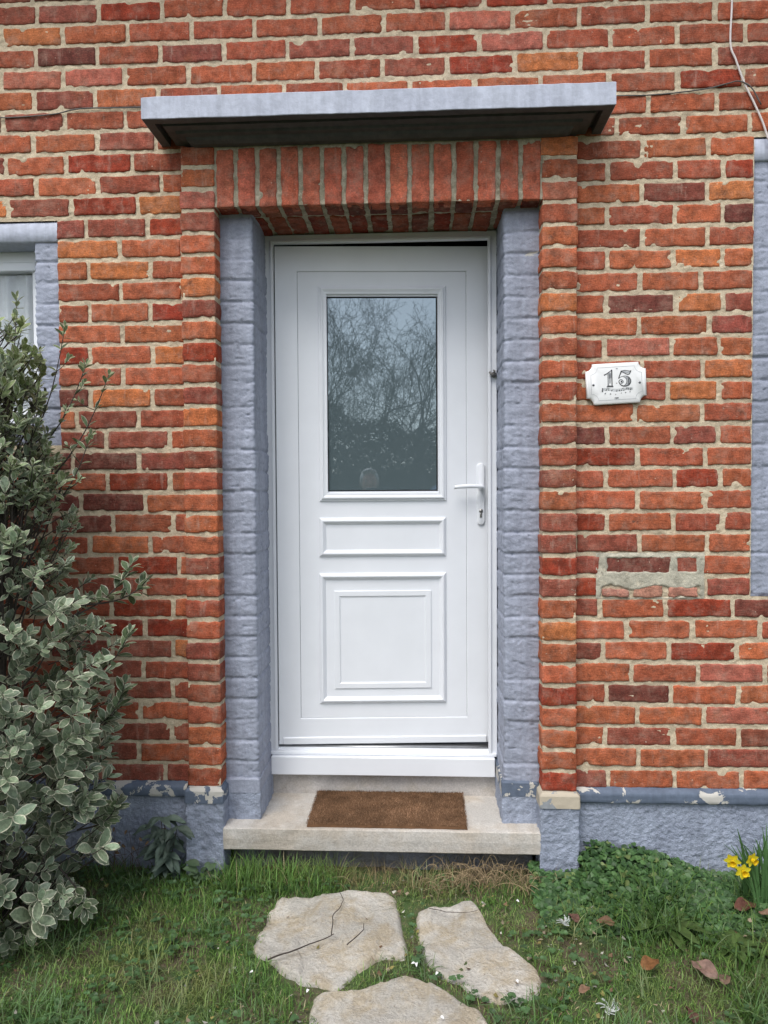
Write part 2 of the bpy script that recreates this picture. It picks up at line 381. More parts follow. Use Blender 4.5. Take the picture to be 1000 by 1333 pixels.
for k in range(-14, 31):
    spec = []
    if k in ROWS:
        for half in ROWS[k].split('|'):
            tk = half.split(); js = [float(q)/1000 for q in tk[1::2]]; cs = tk[0::2]; spec.append((js, cs))
        if len(spec) == 2: cols = [(spec[0][0], spec[0][1], -.0), (spec[1][0], spec[1][1], 0)]
    for a_, b_ in segs(k):
        # known joints inside this stretch, then a running bond beyond them
        js = []; cl = {}
        for (jj, cc) in spec:
            for i, q in enumerate(jj): js.append(q)
            for i, c in enumerate(cc):
                L = jj[i-1] if i > 0 else (jj[0]-.24); Rr = jj[i] if i < len(jj) else (jj[-1]+.24)
                cl[(round(L, 4), round(Rr, 4))] = c
        js = sorted(q for q in js if a_+.03 < q < b_-.03)
        off = (k % 2)*.118
        if not js: js = [a_+.12+off] if b_-a_ < 6 else [a_+off+.12]
        while js[0]-.238 > a_+.05: js.insert(0, js[0]-.238+rng.normal(0, .003))
        while js[-1]+.238 < b_-.05: js.append(js[-1]+.238+rng.normal(0, .003))
        E_ = [a_-J+.001]+js+[b_+J-.001]
        for i in range(len(E_)-1):
            x0, x1 = E_[i], E_[i+1]; c = None
            xm = (x0+x1)/2
            for (L, Rr), cc in cl.items():
                if L-.02 < xm < Rr+.02 and (abs(L-x0) < .02 or abs(Rr-x1) < .02 or (L-.01 < x0 and x1 < Rr+.01)): c = cc; break
            if c is None: c = rng.choice(list('oarrrmmdk'), p=[.06, .26, .2, .15, .12, .08, .06, .02, .05])
            near = -1.75 < xm < 1.5 and k < 24
            put(k, x0, x1, c, .0065 if near else .035)
wall_o = wall.build('wall', BRICK, house)
# mortar: a rough skin just behind the brick faces, part of the wall
def skin(name, x0, x1, z0, z1, y, cell, m, amp=.0022, hole=None, parent=house, seed=3):
    xs = np.arange(x0, x1+cell, cell); zs = np.arange(z0, z1+cell, cell); xs[-1] = x1; zs[-1] = z1
    X, Z = np.meshgrid(xs, zs, indexing='ij')
    Y = y+fbm(X/.03, Z/.016, seed, 3)*amp+vn(X/.011, Z/.008, seed+5)*.0016-np.clip(fbm(X/.05, Z/.02, seed+8, 3)-.25, 0, 1)*.0022*(amp > .002)
    F = gridF(len(xs), len(zs))
    if hole is not None:
        xc = (X[:-1, :-1]+cell/2).ravel(); zc = (Z[:-1, :-1]+cell/2).ravel(); F = F[~hole(xc, zc)]
    a = Acc(); a.add(np.stack([X, Y, Z], -1).reshape(-1, 3), F); return a.build(name, m, parent)
def holes(x, z):
    h = (x > WL[0]) & (x < WL[1]) & (z > Z_WL[0]) & (z < Z_WL[1])
    h |= (x > WR[0]) & (x < WR[1]) & (z > Z_WR[0]) & (z < Z_WR[1])
    h |= (x > -.80) & (x < .50) & (z < K(16))
    return h
mo = skin('mortar', -2.0, 1.9, K(-14)-.01, K(24), .0036, .005, MORTAR, .0021, holes)
def far_skin(x0, x1, z0, z1):
    return skin('mortar', x0, x1, z0, z1, .0045, .05, MORTAR, .001, holes)
for q in ((WX0, -2.0, K(-14)-.01, K(31)), (1.9, WX1, K(-14)-.01, K(31)), (-2.0, 1.9, K(24), K(31))): far_skin(*q)
# cement patch low on the right hand stretch
a = Acc(); xs = np.linspace(.645, 1.035, 92); zs = np.linspace(K(-5)-.004, K(-3)+.006, 44); X, Z = np.meshgrid(xs, zs, indexing='ij')
ed = np.minimum(np.minimum(X-.645, 1.035-X)/.02, np.minimum(Z-zs[0], zs[-1]-Z)/.015)+vn(X/.02, Z/.02, 9)*.5
def onbr(x0, x1, z0, z1): return np.minimum(np.minimum(X-x0, x1-X), np.minimum(Z-z0, z1-Z))+vn(X/.014, Z/.014, 4)*.003
bf = np.maximum(np.maximum(onbr(.686, .910, K(-4)+.016, K(-3)-.014), onbr(.940, 1.004, K(-4)+.018, K(-3)-.016)), onbr(.665, 1.02, K(-5)+.002, K(-5)+.036+.008*np.sin(X*38)))
Y = -.0032+fbm(X/.03, Z/.03, 8, 3)*.002+np.clip(1-ed, 0, 1)*.005+np.clip((bf+.003)/.006, 0, 1)*.009
a.add(np.stack([X, Y, Z], -1).reshape(-1, 3), gridF(92, 44))
a.build('cement_patch', mortar_mat((.50, .47, .38), (.33, .31, .25)), house)

# ---- brick pilasters and the flat arch of bricks on end
PILC = dict(left="r o p m a a o m a k r m o a m r a a a m r r a m m r r a a r", right="o a p r a a r o a r a r a m r m a m m k m a o a a k a a a k")
PY = -.04
for side, (x0, x1) in (('left', (-.868, -.742)), ('right', (.442, .568))):
    a = Acc(); cs = PILC[side].split()
    for i in range(30):
        k = 15-i; d = rng.uniform(-.002, .002)
        brick(a, x0+d, x1+d*.5, K(k)+J*.85+rng.uniform(-.001, .001), K(k+1)-J*.85+rng.uniform(-.001, .001), (0, PY, 0), U_, V_, N_, PAL[cs[i]], .008, depth=.115, rag=1.2)
    pl = a.build('pilaster', BRICK, house)
    # mortar core
    a = Acc(); zs = np.arange(K(-14)-.012, K(16), .006); s = np.array([0, .03, .06, .085, .09, .096, .102, .11, .12, .13, .14, .15, .16, .17, .178, .184, .19, .195, .22, .25, .28])
    ix0, ix1 = x0+.0035, x1-.0035; W_ = ix1-ix0
    yb = PY+.0045
    def path(q):
        if q < .09: return ix0, yb+(.09-q)
        if q < .09+W_: return ix0+(q-.09), yb
        return ix1, yb+(q-.09-W_)
    qs = np.concatenate([np.linspace(0, .088, 12), [.0905], np.linspace(.093, .087+W_, 20), [.0895+W_], np.linspace(.092+W_, .18+W_, 12)])
    PP = np.array([path(q) for q in qs]); Nx = np.where(qs < .09, -1., np.where(qs > .09+W_, 1., 0.)); Ny = np.where((qs >= .09) & (qs <= .09+W_), -1., 0.)
    Q, Z = np.meshgrid(qs, zs, indexing='ij'); d = fbm(Q/.02, Z/.014, 31 if side == 'left' else 32, 3)*.003+vn(Q/.006, Z/.006, 5)*.0008
    d = np.where(np.abs(Z-np.round((Z-CAM_Z)/.079)*.079-CAM_Z) < .02, d, -.0015)
    V = np.stack([PP[:, 0][:, None]+Nx[:, None]*d, PP[:, 1][:, None]+Ny[:, None]*d, Z], -1)
    a.add(V.reshape(-1, 3), gridF(len(qs), len(zs))); a.build('mortar', MORTAR, pl)
# lintel of soldier bricks: fronts, and soffit in two rows of depth
a = Acc(); LZ0, LZ1 = CAM_Z+1.037, CAM_Z+1.248; LX0, LX1 = -.742, .445; n = 15; pt = (LX1-LX0)/n
for i, c in enumerate("p m m a r r m r p r r k r m r".split()):
    xa, xb = LX0+i*pt+.0085, LX0+(i+1)*pt-.0085
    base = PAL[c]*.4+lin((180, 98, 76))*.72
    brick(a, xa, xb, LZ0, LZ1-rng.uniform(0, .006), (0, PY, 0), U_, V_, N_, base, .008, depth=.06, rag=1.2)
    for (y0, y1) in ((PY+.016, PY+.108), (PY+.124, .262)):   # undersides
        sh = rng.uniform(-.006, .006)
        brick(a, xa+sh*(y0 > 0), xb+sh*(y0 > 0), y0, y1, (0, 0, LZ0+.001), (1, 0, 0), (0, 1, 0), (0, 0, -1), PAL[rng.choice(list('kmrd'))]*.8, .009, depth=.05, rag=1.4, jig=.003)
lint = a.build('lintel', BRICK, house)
a = Acc()
MOSSY = mortar_mat((.46, .41, .31), (.24, .215, .15))
xs = np.arange(LX0-.01, LX1+.012, .006); zs = np.arange(LZ0+.003, LZ1+.03, .006); X, Z = np.meshgrid(xs, zs, indexing='ij')
a.add(np.stack([X, PY+.005+fbm(X/.015, Z/.03, 61, 3)*.003, Z], -1).reshape(-1, 3), gridF(len(xs), len(zs)))
ys = np.arange(PY+.005, .30, .006); X, Y = np.meshgrid(xs, ys, indexing='ij')
a.add(np.stack([X, Y, LZ0+.0055+fbm(X/.02, Y/.02, 62, 3)*.003], -1).reshape(-1, 3), gridF(len(xs), len(ys)))
a.build('mortar', MOSSY, lint)
# wall behind arch/pilaster tops up to the canopy
# ---- painted brick jambs (front face and deep reveal)
def jamb(xo, xi, z0, z1, y0, y1, seed, parent=house):
    """L-shaped painted brick skin; xo outer end on the front, xi the reveal plane"""
    sg = 1 if xi > xo else -1; r = .008
    pts = []; nrm = []
    for q in np.arange(0, abs(xi-xo)-r, .0045): pts.append((xo+sg*q, y0)); nrm.append((0, -1))
    for t in np.linspace(0, np.pi/2, 4)[1:-1]:
        pts.append((xi-sg*r+sg*r*math.sin(t), y0+r-r*math.cos(t))); nrm.append((sg*math.sin(t), -math.cos(t)))
    for q in np.arange(y0+r, y1, .0045): pts.append((xi, q)); nrm.append((sg, 0))
    pts = np.array(pts); nrm = np.array(nrm); s = np.concatenate([[0], np.cumsum(np.linalg.norm(np.diff(pts, axis=0), axis=1))])
    zs = np.arange(z0, z1, .0045); S, Z = np.meshgrid(s, zs, indexing='ij')
    Sx = S+seed*3.1
    k = (Z-CAM_Z)/.079+vn(Sx/.08, Z/.2, seed)*.05; kf = np.floor(k); dz = (np.minimum(k-kf, 1-(k-kf)))*.079
    jd = np.exp(-(np.maximum(dz-.002, 0)/.0042)**2)
    hj = np.abs(((S+.05+(kf % 2)*.115)/.23) % 1-.5)*.23; hd = np.exp(-(np.abs(hj-.0)/.006)**2)*(s.max() > .2)
    d = -.0050*jd*(.40+.60*(vn(Sx/.04, Z/.04, seed+1) > -.2))-.002*hd*(1-jd)
    d += (_h(kf+50, kf*0, seed)-.5)*.005*(1-jd)+fbm(Sx/.040, Z/.020, seed+2, 4)*.0026+vn(Sx/.014, Z/.005, seed+6)*.0010
    crag = fbm(Sx/.02, Z/.01, seed+9, 3); d -= np.clip(crag-.50, 0, 1)*.022
    ed = np.exp(-((S-abs(xi-xo))/.01)**2); d -= ed*np.abs(vn(S*0+1, Z/.012, seed+7))*.004
    V = np.stack([pts[:, 0][:, None]+nrm[:, 0][:, None]*d, pts[:, 1][:, None]+nrm[:, 1][:, None]*d, Z], -1)
    a = Acc(); a.add(V.reshape(-1, 3), gridF(len(s), len(zs))); return a.build('jamb', PAINT, parent)
jamb(-.746, -.617, CAM_Z-1.11, CAM_Z+1.06, .032, .30, 1)
jamb(.446, .313, CAM_Z-1.11, CAM_Z+1.06, .032, .30, 2)
# jamb plinth blocks, roughcast
def rough_box(x0, x1, y0, y1, z0, z1, m, name, seed=0, cell=.006, amp=.002, chamf=.0, parent=house, sides=(1, 1), sc1=.018):
    """box face + returns as one displaced sheet, with a weathered top"""
    a = Acc(); W_ = x1-x0; D_ = y1-y0
    q = np.arange(0, 2*D_+W_+1e-6, cell); pts = []; nn = []
    for s in q:
        if s < D_: pts.append((x0, y1-s)); nn.append((-1, 0))
        elif s < D_+W_: pts.append((x0+s-D_, y0)); nn.append((0, -1))
        else: pts.append((x1, y0+s-D_-W_)); nn.append((1, 0))
    pts = np.array(pts); nn = np.array(nn, float); zs = np.concatenate([np.arange(z0, z1, cell), [z1-.0005, z1, z1]])
    S, Z = np.meshgrid(q+seed*7.7, zs, indexing='ij')
    d = fbm(S/sc1, Z/sc1, seed, 3)*amp+vn(S/.007, Z/.007, seed+1)*amp*.35
    top = np.zeros(len(zs)); top[-1] = 1
    V = np.stack([pts[:, 0][:, None]+nn[:, 0][:, None]*d, pts[:, 1][:, None]+nn[:, 1][:, None]*d, Z], -1)
    cx_, cy_ = (x0+x1)/2, (y0+y1)/2
    for j, f in ((-1, .04), ):                 # close the top
        V[:, j, 0] = pts[:, 0]*0+np.clip(pts[:, 0], x0+.012, x1-.012); V[:, j, 1] = np.maximum(pts[:, 1], y0+.012)
        V[:, j, 2] = z1+chamf
    a.add(V.reshape(-1, 3), gridF(len(q), len(zs)))
    box(a, x0+.01, x1-.01, y0+.01, y1, z1-.02, z1+chamf+.0008)
    return a.build(name, m, parent)
ZB = CAM_Z-1.095
for x0, x1, s in ((-.744, -.609, 5), (.305, .444, 6)):
    rough_box(x0, x1, .022, .268, CAM_Z-1.26, CAM_Z-1.145, PLINTH, 'jamb_plinth', s, amp=.0038)
    rough_box(x0-.001, x1-.002, .02, .266, CAM_Z-1.147, ZB-.002, BAND if s == 6 else PAINT, 'jamb_plinth_cap', s+1, amp=.001, chamf=.006)
for x0, x1, s in ((-.876, -.733, 7), (.434, .576, 8)):
    rough_box(x0, x1, PY-.012, .05, -.06, CAM_Z-1.155, PLINTH, 'pilaster_plinth', s, amp=.0045)
    rough_box(x0-.002, x1+.002, PY-.018, .05, CAM_Z-1.157, ZB-.018, BAND if s == 7 else paint_mat('flaking_grey_paint', (.30, .32, .34), .8, .52, (.48, .42, .33), grime=.5), 'pilaster_plinth_cap', s+1, amp=.0015, chamf=.012)
# wall plinth with its sloped slate-blue band
for x0, x1, s in ((WX0, -.87, 11), (.57, WX1, 12)):
    near0, near1 = (-2.4, x1) if s == 11 else (x0, 2.5)
    a = Acc(); xs = np.arange(near0, near1+.004, .006); zs = np.arange(-.06, CAM_Z-1.14, .006)
    X, Z = np.meshgrid(xs, zs, indexing='ij'); Y = -.004+fbm(X/.012, Z/.008, s, 3)*.0036+vn(X/.007, Z/.0065, s)*.0016
    a.add(np.stack([X, Y, Z], -1).reshape(-1, 3), gridF(len(xs), len(zs)))
    fx0, fx1 = (x0, near0) if s == 11 else (near1, x1); box(a, fx0, fx1, -.004, .05, -.06, CAM_Z-1.14)
    a.build('plinth', PLINTH, house)
    a = Acc(); xs = np.arange(x0, x1, .012); pr = [(.03, CAM_Z-1.150), (-.018, CAM_Z-1.150), (-.021, CAM_Z-1.146), (-.021, CAM_Z-1.115), (-.012, CAM_Z-1.104), (.012, CAM_Z-1.093)]
    pr2 = [pr[0]]
    for p, q in zip(pr, pr[1:]):
        for f in np.linspace(0, 1, 4)[1:]: pr2.append((p[0]+(q[0]-p[0])*f, p[1]+(q[1]-p[1])*f))
    pr = np.array(pr2); X = np.repeat(xs[:, None], len(pr), 1); d = fbm(X/.05, np.arange(len(pr))[None]/2., s+3, 3)*.0022
    V = np.stack([X, pr[:, 0][None]-d, pr[:, 1][None]+d*.7], -1); a.add(V.reshape(-1, 3), gridF(len(xs), len(pr)))
    a.build('plinth_band', BAND, house)

# ---- canopy: concrete hood, mitred profile round three sides
prof = [(.0, 1.372), (.195, 1.357), (.2, 1.353), (.2, 1.281), (.198, 1.279), (.166, 1.279), (.164, 1.305), (.146, 1.305), (.144, 1.281), (.112, 1.280), (.108, 1.272), (.085, 1.271), (.078, 1.262), (.062, 1.254), (.040, 1.253), (.039, 1.275)]
def canopy_part(name, pf, m, x0=-.948, x1=.660, sub=1):
    a = Acc(); V = []; n = 60
    for d, z in pf:                            # inset towards house on both ends
        i = .2-d; L = [(x0+i, .01), (x0+i, -d)]; Rr = [(x1-i, -d), (x1-i, .01)]
        pts = L+[(x0+i+(x1-x0-2*i)*t, -d) for t in np.linspace(0, 1, n)[1:-1]]+Rr
        V.append([(px, py+vn(px/.03, z*30+d*60, 77)*.0012, CAM_Z+z+fbm(px/.05, z*40+d*50, 78, 3)*.0016) for px, py in pts])
    V = np.array(V); a.add(V.reshape(-1, 3), gridF(V.shape[0], V.shape[1])); return a.build(name, m, house, False)
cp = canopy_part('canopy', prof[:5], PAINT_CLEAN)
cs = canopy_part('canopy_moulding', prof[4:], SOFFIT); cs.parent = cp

# ---- step, riser, threshold stone
STONE = None
def stone_mat(name, base, dark, warm, s=1., lich=.0, bd=.004):
    m, t, b = newmat(name)
    g = noise(t, 5*s, 5, .65); c = mix(t, ramp(t, g, .40, .62), base, warm); gs = noise(t, 2.6*s, 4, .7); c = scale_rgb(t, c, ramp(t, gs, .35, .65, .80, 1.1))
    g2 = noise(t, 16*s, 5, .7); c = mix(t, ramp(t, g2, .55, .8, 0, .65), c, dark)
    g3 = noise(t, 150, 4, .7); c = scale_rgb(t, c, ramp(t, g3, .25, .75, .82, 1.15))
    if lich:
        l = noise(t, 14, 6, .75); c = mix(t, ramp(t, l, 1-lich, 1-lich+.28, 0, .7), c, (.72, .70, .66)); dk = noise(t, 55, 4, .7); c = mix(t, ramp(t, dk, .62, .72, 0, .6), c, dark)
    t.links.new(c, b.inputs['Base Color']); b.inputs['Roughness'].default_value = .85; b.inputs['Specular IOR Level'].default_value = .25
    bump(t, b, mth(t, 'ADD', g3, mth(t, 'MULTIPLY', noise(t, 38*s, 5, .7), 2.)), .7, bd); return m
STEP = stone_mat('weathered_step_stone', (.58, .55, .51), (.30, .25, .20), (.47, .42, .36), 1., .36, .0015)
SZ = CAM_Z-1.25
a = Acc(); xs = np.concatenate([[-.735, -.733], np.linspace(-.727, .429, 150), [.434, .436]]); pf = [(.0, -.085), (-.044, -.085), (-.05, -.080), (-.052, -.04), (-.051, -.008), (-.046, -.001)]
ys = [( -.05, z_) for y_, z_ in pf]
prof_s = [(.05, -.086), (-.02, -.086), (-.044, -.085), (-.050, -.080), (-.051, -.06), (-.052, -.04), (-.0515, -.02), (-.0512, -.004), (-.049, -.0008)]+[(y, 0.) for y in np.linspace(-.044, .32, 42)]
prof_s = np.array(prof_s); X = np.repeat(xs[:, None], len(prof_s), 1); d = fbm(X/.08, prof_s[:, 0][None]/.08+prof_s[:, 1][None]/.05, 41, 4)*.0022
V = np.stack([X, prof_s[:, 0][None]-d*1.2*(prof_s[:, 1][None] < -.004), SZ+prof_s[:, 1][None]+d*(prof_s[:, 1][None] > -.01)], -1)
a.add(V.reshape(-1, 3), gridF(len(xs), len(prof_s))); a.build('step', STEP, house, False)
a = Acc(); xs = np.linspace(-.72, .42, 190); zs = np.arange(-.05, SZ-.08, .006); X, Z = np.meshgrid(xs, zs, indexing='ij')
jn = np.exp(-(np.abs(((X+1)/.19) % 1-.5)*.19/.007)**2)
a.add(np.stack([X, .035+fbm(X/.04, Z/.03, 55, 3)*.006+jn*.012, Z], -1).reshape(-1, 3), gridF(len(xs), len(zs)))
a.build('foundation', stone_mat('grey_foundation', (.21, .22, .25), (.09, .08, .07), (.16, .15, .14)), house)
rough_box(-.63, .32, .268, .33, SZ-.01, CAM_Z-1.158, stone_mat('riser_stone', (.55, .52, .49), (.24, .19, .14), (.45, .41, .36), 1.4, .0, .001), 'riser', 21, amp=.0009, sc1=.05)

# ---- door frame (fixed), threshold
FY = .262
FX0, FX1, FZ0, FZ1 = -.622, .312, CAM_Z-1.075, CAM_Z+1.036
df = empty('door_frame'); df.parent = house
a = Acc()
def upside(prof, x0, x1, z0, z1):              # three-sided frame: legs run down to z0
    V = []; 
    for i, h in prof: V += [(x0+i, FY-h, z0), (x0+i, FY-h, z1-i), (x1-i, FY-h, z1-i), (x1-i, FY-h, z0)]
    F = []
    for k in range(len(prof)-1):
        for j in range(3): F.append([k*4+j, k*4+j+1, k*4+5+j, k*4+4+j])
    a.add(V, F)
upside([(0, -.05), (0, .0), (.001, .001), (.022, .001), (.0235, .003), (.0235, .009), (.025, .0105), (.0335, .0105), (.035, .009), (.035, -.012)], FX0, FX1, FZ0, FZ1)
fr = a.build('frame', PVC, house, smooth=False); bpy.data.objects.remove(df)
fr.name = 'door_frame'
a = Acc()
bbox(a, -.612, .301, FY-.030, FY+.02, CAM_Z-1.160, CAM_Z-1.084, .003)   # projecting apron
bbox(a, -.619, .309, FY-.012, FY+.02, CAM_Z-1.083, CAM_Z-1.070, .002)
bbox(a, -.60, .29, FY-.009, FY+.03, CAM_Z-1.071, CAM_Z-1.066, .001)
bbox(a, -.60, .29, FY+.008, FY+.09, CAM_Z-1.0700, CAM_Z-1.058, .001)
th = a.build('threshold', PVC, house, smooth=False)
a = Acc(); box(a, -.60, .29, FY+.011, FY+.060, CAM_Z-1.0575, CAM_Z-1.0535, (.6, .6, .6)); a.build('sill_rail', plain('grey_aluminium', (.45, .46, .47), .35, .1, metal=.8), th)
# ---- the door leaf, ajar
ANG = .064
HX, HY = -.587, .262
door = empty('door', (HX, HY, CAM_Z), (0, 0, ANG)); door.parent = house
def leafbuild(a, name, m, parent, smooth=False):
    return a.build(name, m, parent, smooth)
a = Acc(); y0 = .002
L0, L1, B0, B1 = .004, .872, -1.046, .994
# stiles and rails round the panel, a slab behind everything
P0, P1, Q0, Q1 = .095, .783, -.938, .892
sweep_frame(a, L0, L1, B0, B1, [(0, -.06), (0, -.002), (.002, 0), (.004, 0)], y0)
# border faces
def ringface(a, ox0, ox1, oz0, oz1, ix0, ix1, iz0, iz1, y):
    V = [(ox0, y, oz0), (ox1, y, oz0), (ox1, y, oz1), (ox0, y, oz1), (ix0, y, iz0), (ix1, y, iz0), (ix1, y, iz1), (ix0, y, iz1)]
    a.add(V, [[0, 1, 5, 4], [1, 2, 6, 5], [2, 3, 7, 6], [3, 0, 4, 7]])
ringface(a, L0+.004, L1-.004, B0+.004, B1-.004, P0-.004, P1+.004, Q0-.004, Q1+.004, y0)
sweep_frame(a, P0-.004, P1+.004, Q0-.004, Q1+.004, [(0, 0), (.002, -.0005), (.004, -.003), (.0042, -.009)], y0)
box(a, L0+.002, L1-.002, .06, .066, B0+.01, B1-.01)
bbox(a, L0+.016, L1-.008, y0-.006, y0+.01, B0+.001, B0+.030, .003)      # drip rail
leaf_o = leafbuild(a, 'door_leaf', PVC, door)
a = Acc()
YP = y0+.0035                                                            # panel face
G0, G1, H0, H1 = .214, .663, .0, .790
ringface(a, P0+.0013, P1-.0013, Q0+.0013, Q1-.0013, G0-.002, G1+.002, H0-.002, H1+.002, YP)
sweep_frame(a, P0+.0013, P1-.0013, Q0+.0013, Q1-.0013, [(-.0001, -.008), (0, 0)], YP)
leafbuild(a, 'door_panel', PVC, door)
a = Acc(); sweep_frame(a, P0-.001, P1+.001, Q0-.001, Q1+.001, [(0, -.0075), (.006, -.0075)], y0); leafbuild(a, 'panel_joint', GASKET, door)
def mould(x0, x1, z0, z1, prof, name='moulding'):
    a = Acc(); sweep_frame(a, x0, x1, z0, z1, prof, YP-.0002); return leafbuild(a, name, PVC, door)
big = [(0, 0), (.0, .002), (.004, .0065), (.009, .008), (.0095, .0105), (.013, .0125), (.018, .0125), (.021, .010), (.029, .004), (.031, .0022), (.033, .0)]
mould(.179, .700, -.042, .834, [(0, 0), (0, .003), (.003, .0075), (.009, .0085), (.0095, .0125), (.013, .015), (.017, .015), (.020, .0125), (.026, .010), (.029, .0105), (.0345, .0095), (.0352, -.008)], 'glazing_frame')
mould(.176, .698, -.270, -.109, [(0, 0), (.0, .002), (.004, .006), (.010, .012), (.013, .013), (.016, .0125), (.028, .0015), (.0285, 0)])
mould(.173, .698, -.878, -.337, [(0, 0), (.0, .002), (.004, .006), (.010, .012), (.013, .013), (.016, .0125), (.028, .0015), (.0285, 0)])
mould(.236, .635, -.816, -.411, [(0, 0), (.0, .0035), (.002, .0045), (.021, .0045), (.024, .0015), (.026, .001), (.0265, 0)])
# glass: satin insulated pane with a dark spacer round it
m, t, b = newmat('satin_glass')
b.inputs['Base Color'].default_value = (.112, .150, .163, 1); b.inputs['Specular Tint'].default_value = (.80, .92, 1., 1); b.inputs['IOR'].default_value = 3.0
gz = noise(t, 3, 3, .5); t.links.new(ramp(t, gz, .3, .7, .010, .018), b.inputs['Roughness'])
GLASS = m
a = Acc(); V = [(G0, 0, H0), (G1, 0, H0), (G1, 0, H1), (G0, 0, H1)]
box(a, G0+.003, G1-.003, YP+.006, YP+.012, H0+.003, H1-.003); leafbuild(a, 'glass_pane', GLASS, door)
a = Acc(); sweep_frame(a, G0-.001, G1+.001, H0-.001, H1+.001, [(0, .0), (.0045, .0), (.005, -.0065)], YP+.0055); leafbuild(a, 'glazing_seal', GASKET, door)
# handle: long backplate, lever, cylinder
hd = empty('door_handle', (.8405, y0, -.012)); hd.parent = door
def plate_outline(hw, z0, z1, n=10):
    t = np.linspace(0, np.pi, n); top = [(hw*math.cos(q), z1-hw+hw*math.sin(q)) for q in t]; bot = [(-hw*math.cos(q), z0+hw-hw*math.sin(q)) for q in t]
    return np.array(top+bot)
a = Acc(); O = plate_outline(.0165, -.131, .124); n = len(O); V = []
ctr = np.array([0, 0])
for ins, y in ((0, 0), (0, -.006), (.0015, -.0085), (.004, -.0098)):
    q = O.copy(); q[:, 0] *= (1-ins/.0165); q[:, 1] = np.where(q[:, 1] > 0, q[:, 1]-ins, q[:, 1]+ins); V += [(x_, y, z_) for x_, z_ in q]
F = [[r*n+i, r*n+(i+1) % n, (r+1)*n+(i+1) % n, (r+1)*n+i] for r in range(3) for i in range(n)]
o3 = 3*n; F += [[o3+i, o3+i+1, o3+n-2-i, o3+n-1-i] for i in range(n//2-1)]
a.add(V, F); hp = a.build('backplate', PVC, hd)
a = Acc()
tube(a, [(0, 0, .024), (0, -.020, .024), (0, -.034, .024), (0, -.044, .024)], [.0115, .0105, .0105, .010], 16)
tt = np.linspace(0, 1, 14); P = np.stack([.004-.118*tt, -.047-.004*np.sin(tt*np.pi), .026+.0045*np.sin(tt*np.pi*.9)-.003*tt], 1)
tube(a, P, .0062+.0028*np.sin(np.clip(tt*1.15, 0, 1)*np.pi*.85), 14)
a.build('lever', PVC, hd); 
a = Acc(); tube(a, [(0, -.008, -.073), (0, -.0125, -.073)], .0082, 16); box(a, -.0042, .0042, -.0118, -.008, -.0995, -.073)
cyl = a.build('lock_cylinder', METAL, hd)
a = Acc(); box(a, -.0009, .0009, -.0129, -.0124, -.0775, -.0685); ob = a.build('keyhole', GASKET, hd)
# the little latch hook on the frame
a = Acc(); tube(a, [(0, .02, 0), (0, -.006, 0)], .011, 8); tube(a, [(0, -.004, 0), (-.006, -.012, -.003), (-.014, -.013, .002), (-.018, -.010, .010)], [.006, .0055, .005, .004], 8)
tube(a, [(0, -.004, .004), (.002, -.012, .012), (-.004, -.014, .016)], [.005, .004, .003], 6)
hk = a.build('latch_hook', plain('weathered_iron', (.17, .165, .16), .7, .3, 80, bmp=.5), house); hk.location = (.300, FY-.012, CAM_Z+.462)

# ---- windows at both edges of the view
def window(x0, x1, z0, z1, lz, jx_l, jx_r, left):
    wn = empty('window', ((x0+x1)/2, 0, z0)); wn.parent = house
    def bl(a, name, m, smooth=True):
        o = a.build(name, m, wn, smooth, loc=((x0+x1)/2, 0, z0)); o.location = (0, 0, 0); return o
    a = Acc(); xs = np.linspace(x0+.001, x1-.001, 120); pr = [(.11, lz), (.012, lz), (.006, lz+.005), (.005, lz+.035), (.006, z1-.008), (.012, z1-.002), (.06, z1-.001)]
    pr = np.array(pr); X = np.repeat(xs[:, None], len(pr), 1); d = fbm(X/.05, pr[:, 1][None]*20, 88, 3)*.0015
    a.add(np.stack([X, pr[:, 0][None]+d, np.repeat(pr[:, 1][None], len(xs), 0)+d*.5], -1).reshape(-1, 3), gridF(len(xs), len(pr))); bl(a, 'window_lintel', PAINT_CLEAN)
    jamb(x1 if True else x0, x1-.098, z0+.001, lz+.01, .016, .14, 14, wn).location = (-(x0+x1)/2, 0, -z0)
    jamb(x0, x0+.098, z0+.001, lz+.01, .016, .14, 15, wn).location = (-(x0+x1)/2, 0, -z0)
    a = Acc(); bbox(a, x0+.099, x1-.099, .01, .14, z0+.001, z0+.085, .006); bl(a, 'window_sill', PAINT)
    ix0, ix1 = x0+.10, x1-.10; iz0, iz1 = z0+.09, lz
    a = Acc(); sweep_frame(a, ix0, ix1, iz0, iz1, [(0, -.03), (0, .01), (.002, .012), (.040, .012), (.042, .010), (.042, 0), (.060, .0), (.062, -.004), (.062, -.02)], .12)
    bbox(a, (ix0+ix1)/2-.03, (ix0+ix1)/2+.03, .112, .15, iz0+.05, iz1-.05, .003)
    bbox(a, ix0+.04, ix1-.04, .106, .15, iz1-.075, iz1-.04, .003); bl(a, 'window_frame', PVC, False)
    for s in (0, 1):
        p0, p1 = (ix0+.055, (ix0+ix1)/2-.028) if s == 0 else ((ix0+ix1)/2+.028, ix1-.055)
        a = Acc(); box(a, p0, p1, .136, .142, iz0+.055, iz1-.07)
        g = bl(a, 'window_pane', CLEAR, False)
        a = Acc(); n = 40; xs = np.linspace(p0-.02, p1+.02, n*3); zz = np.array([iz0+.03, iz1-.03]); X, Z = np.meshgrid(xs, zz, indexing='ij')
        a.add(np.stack([X, .165+.012*np.sin(X*70)+.005*np.sin(X*163), Z], -1).reshape(-1, 3), gridF(len(xs), 2)); bl(a, 'curtain', CURT)
m, t, b = newmat('clear_glass'); b.inputs['Base Color'].default_value = (.9, .93, .94, 1); b.inputs['Roughness'].default_value = .01; b.inputs['Transmission Weight'].default_value = 1.; b.inputs['IOR'].default_value = 1.45
CLEAR = m
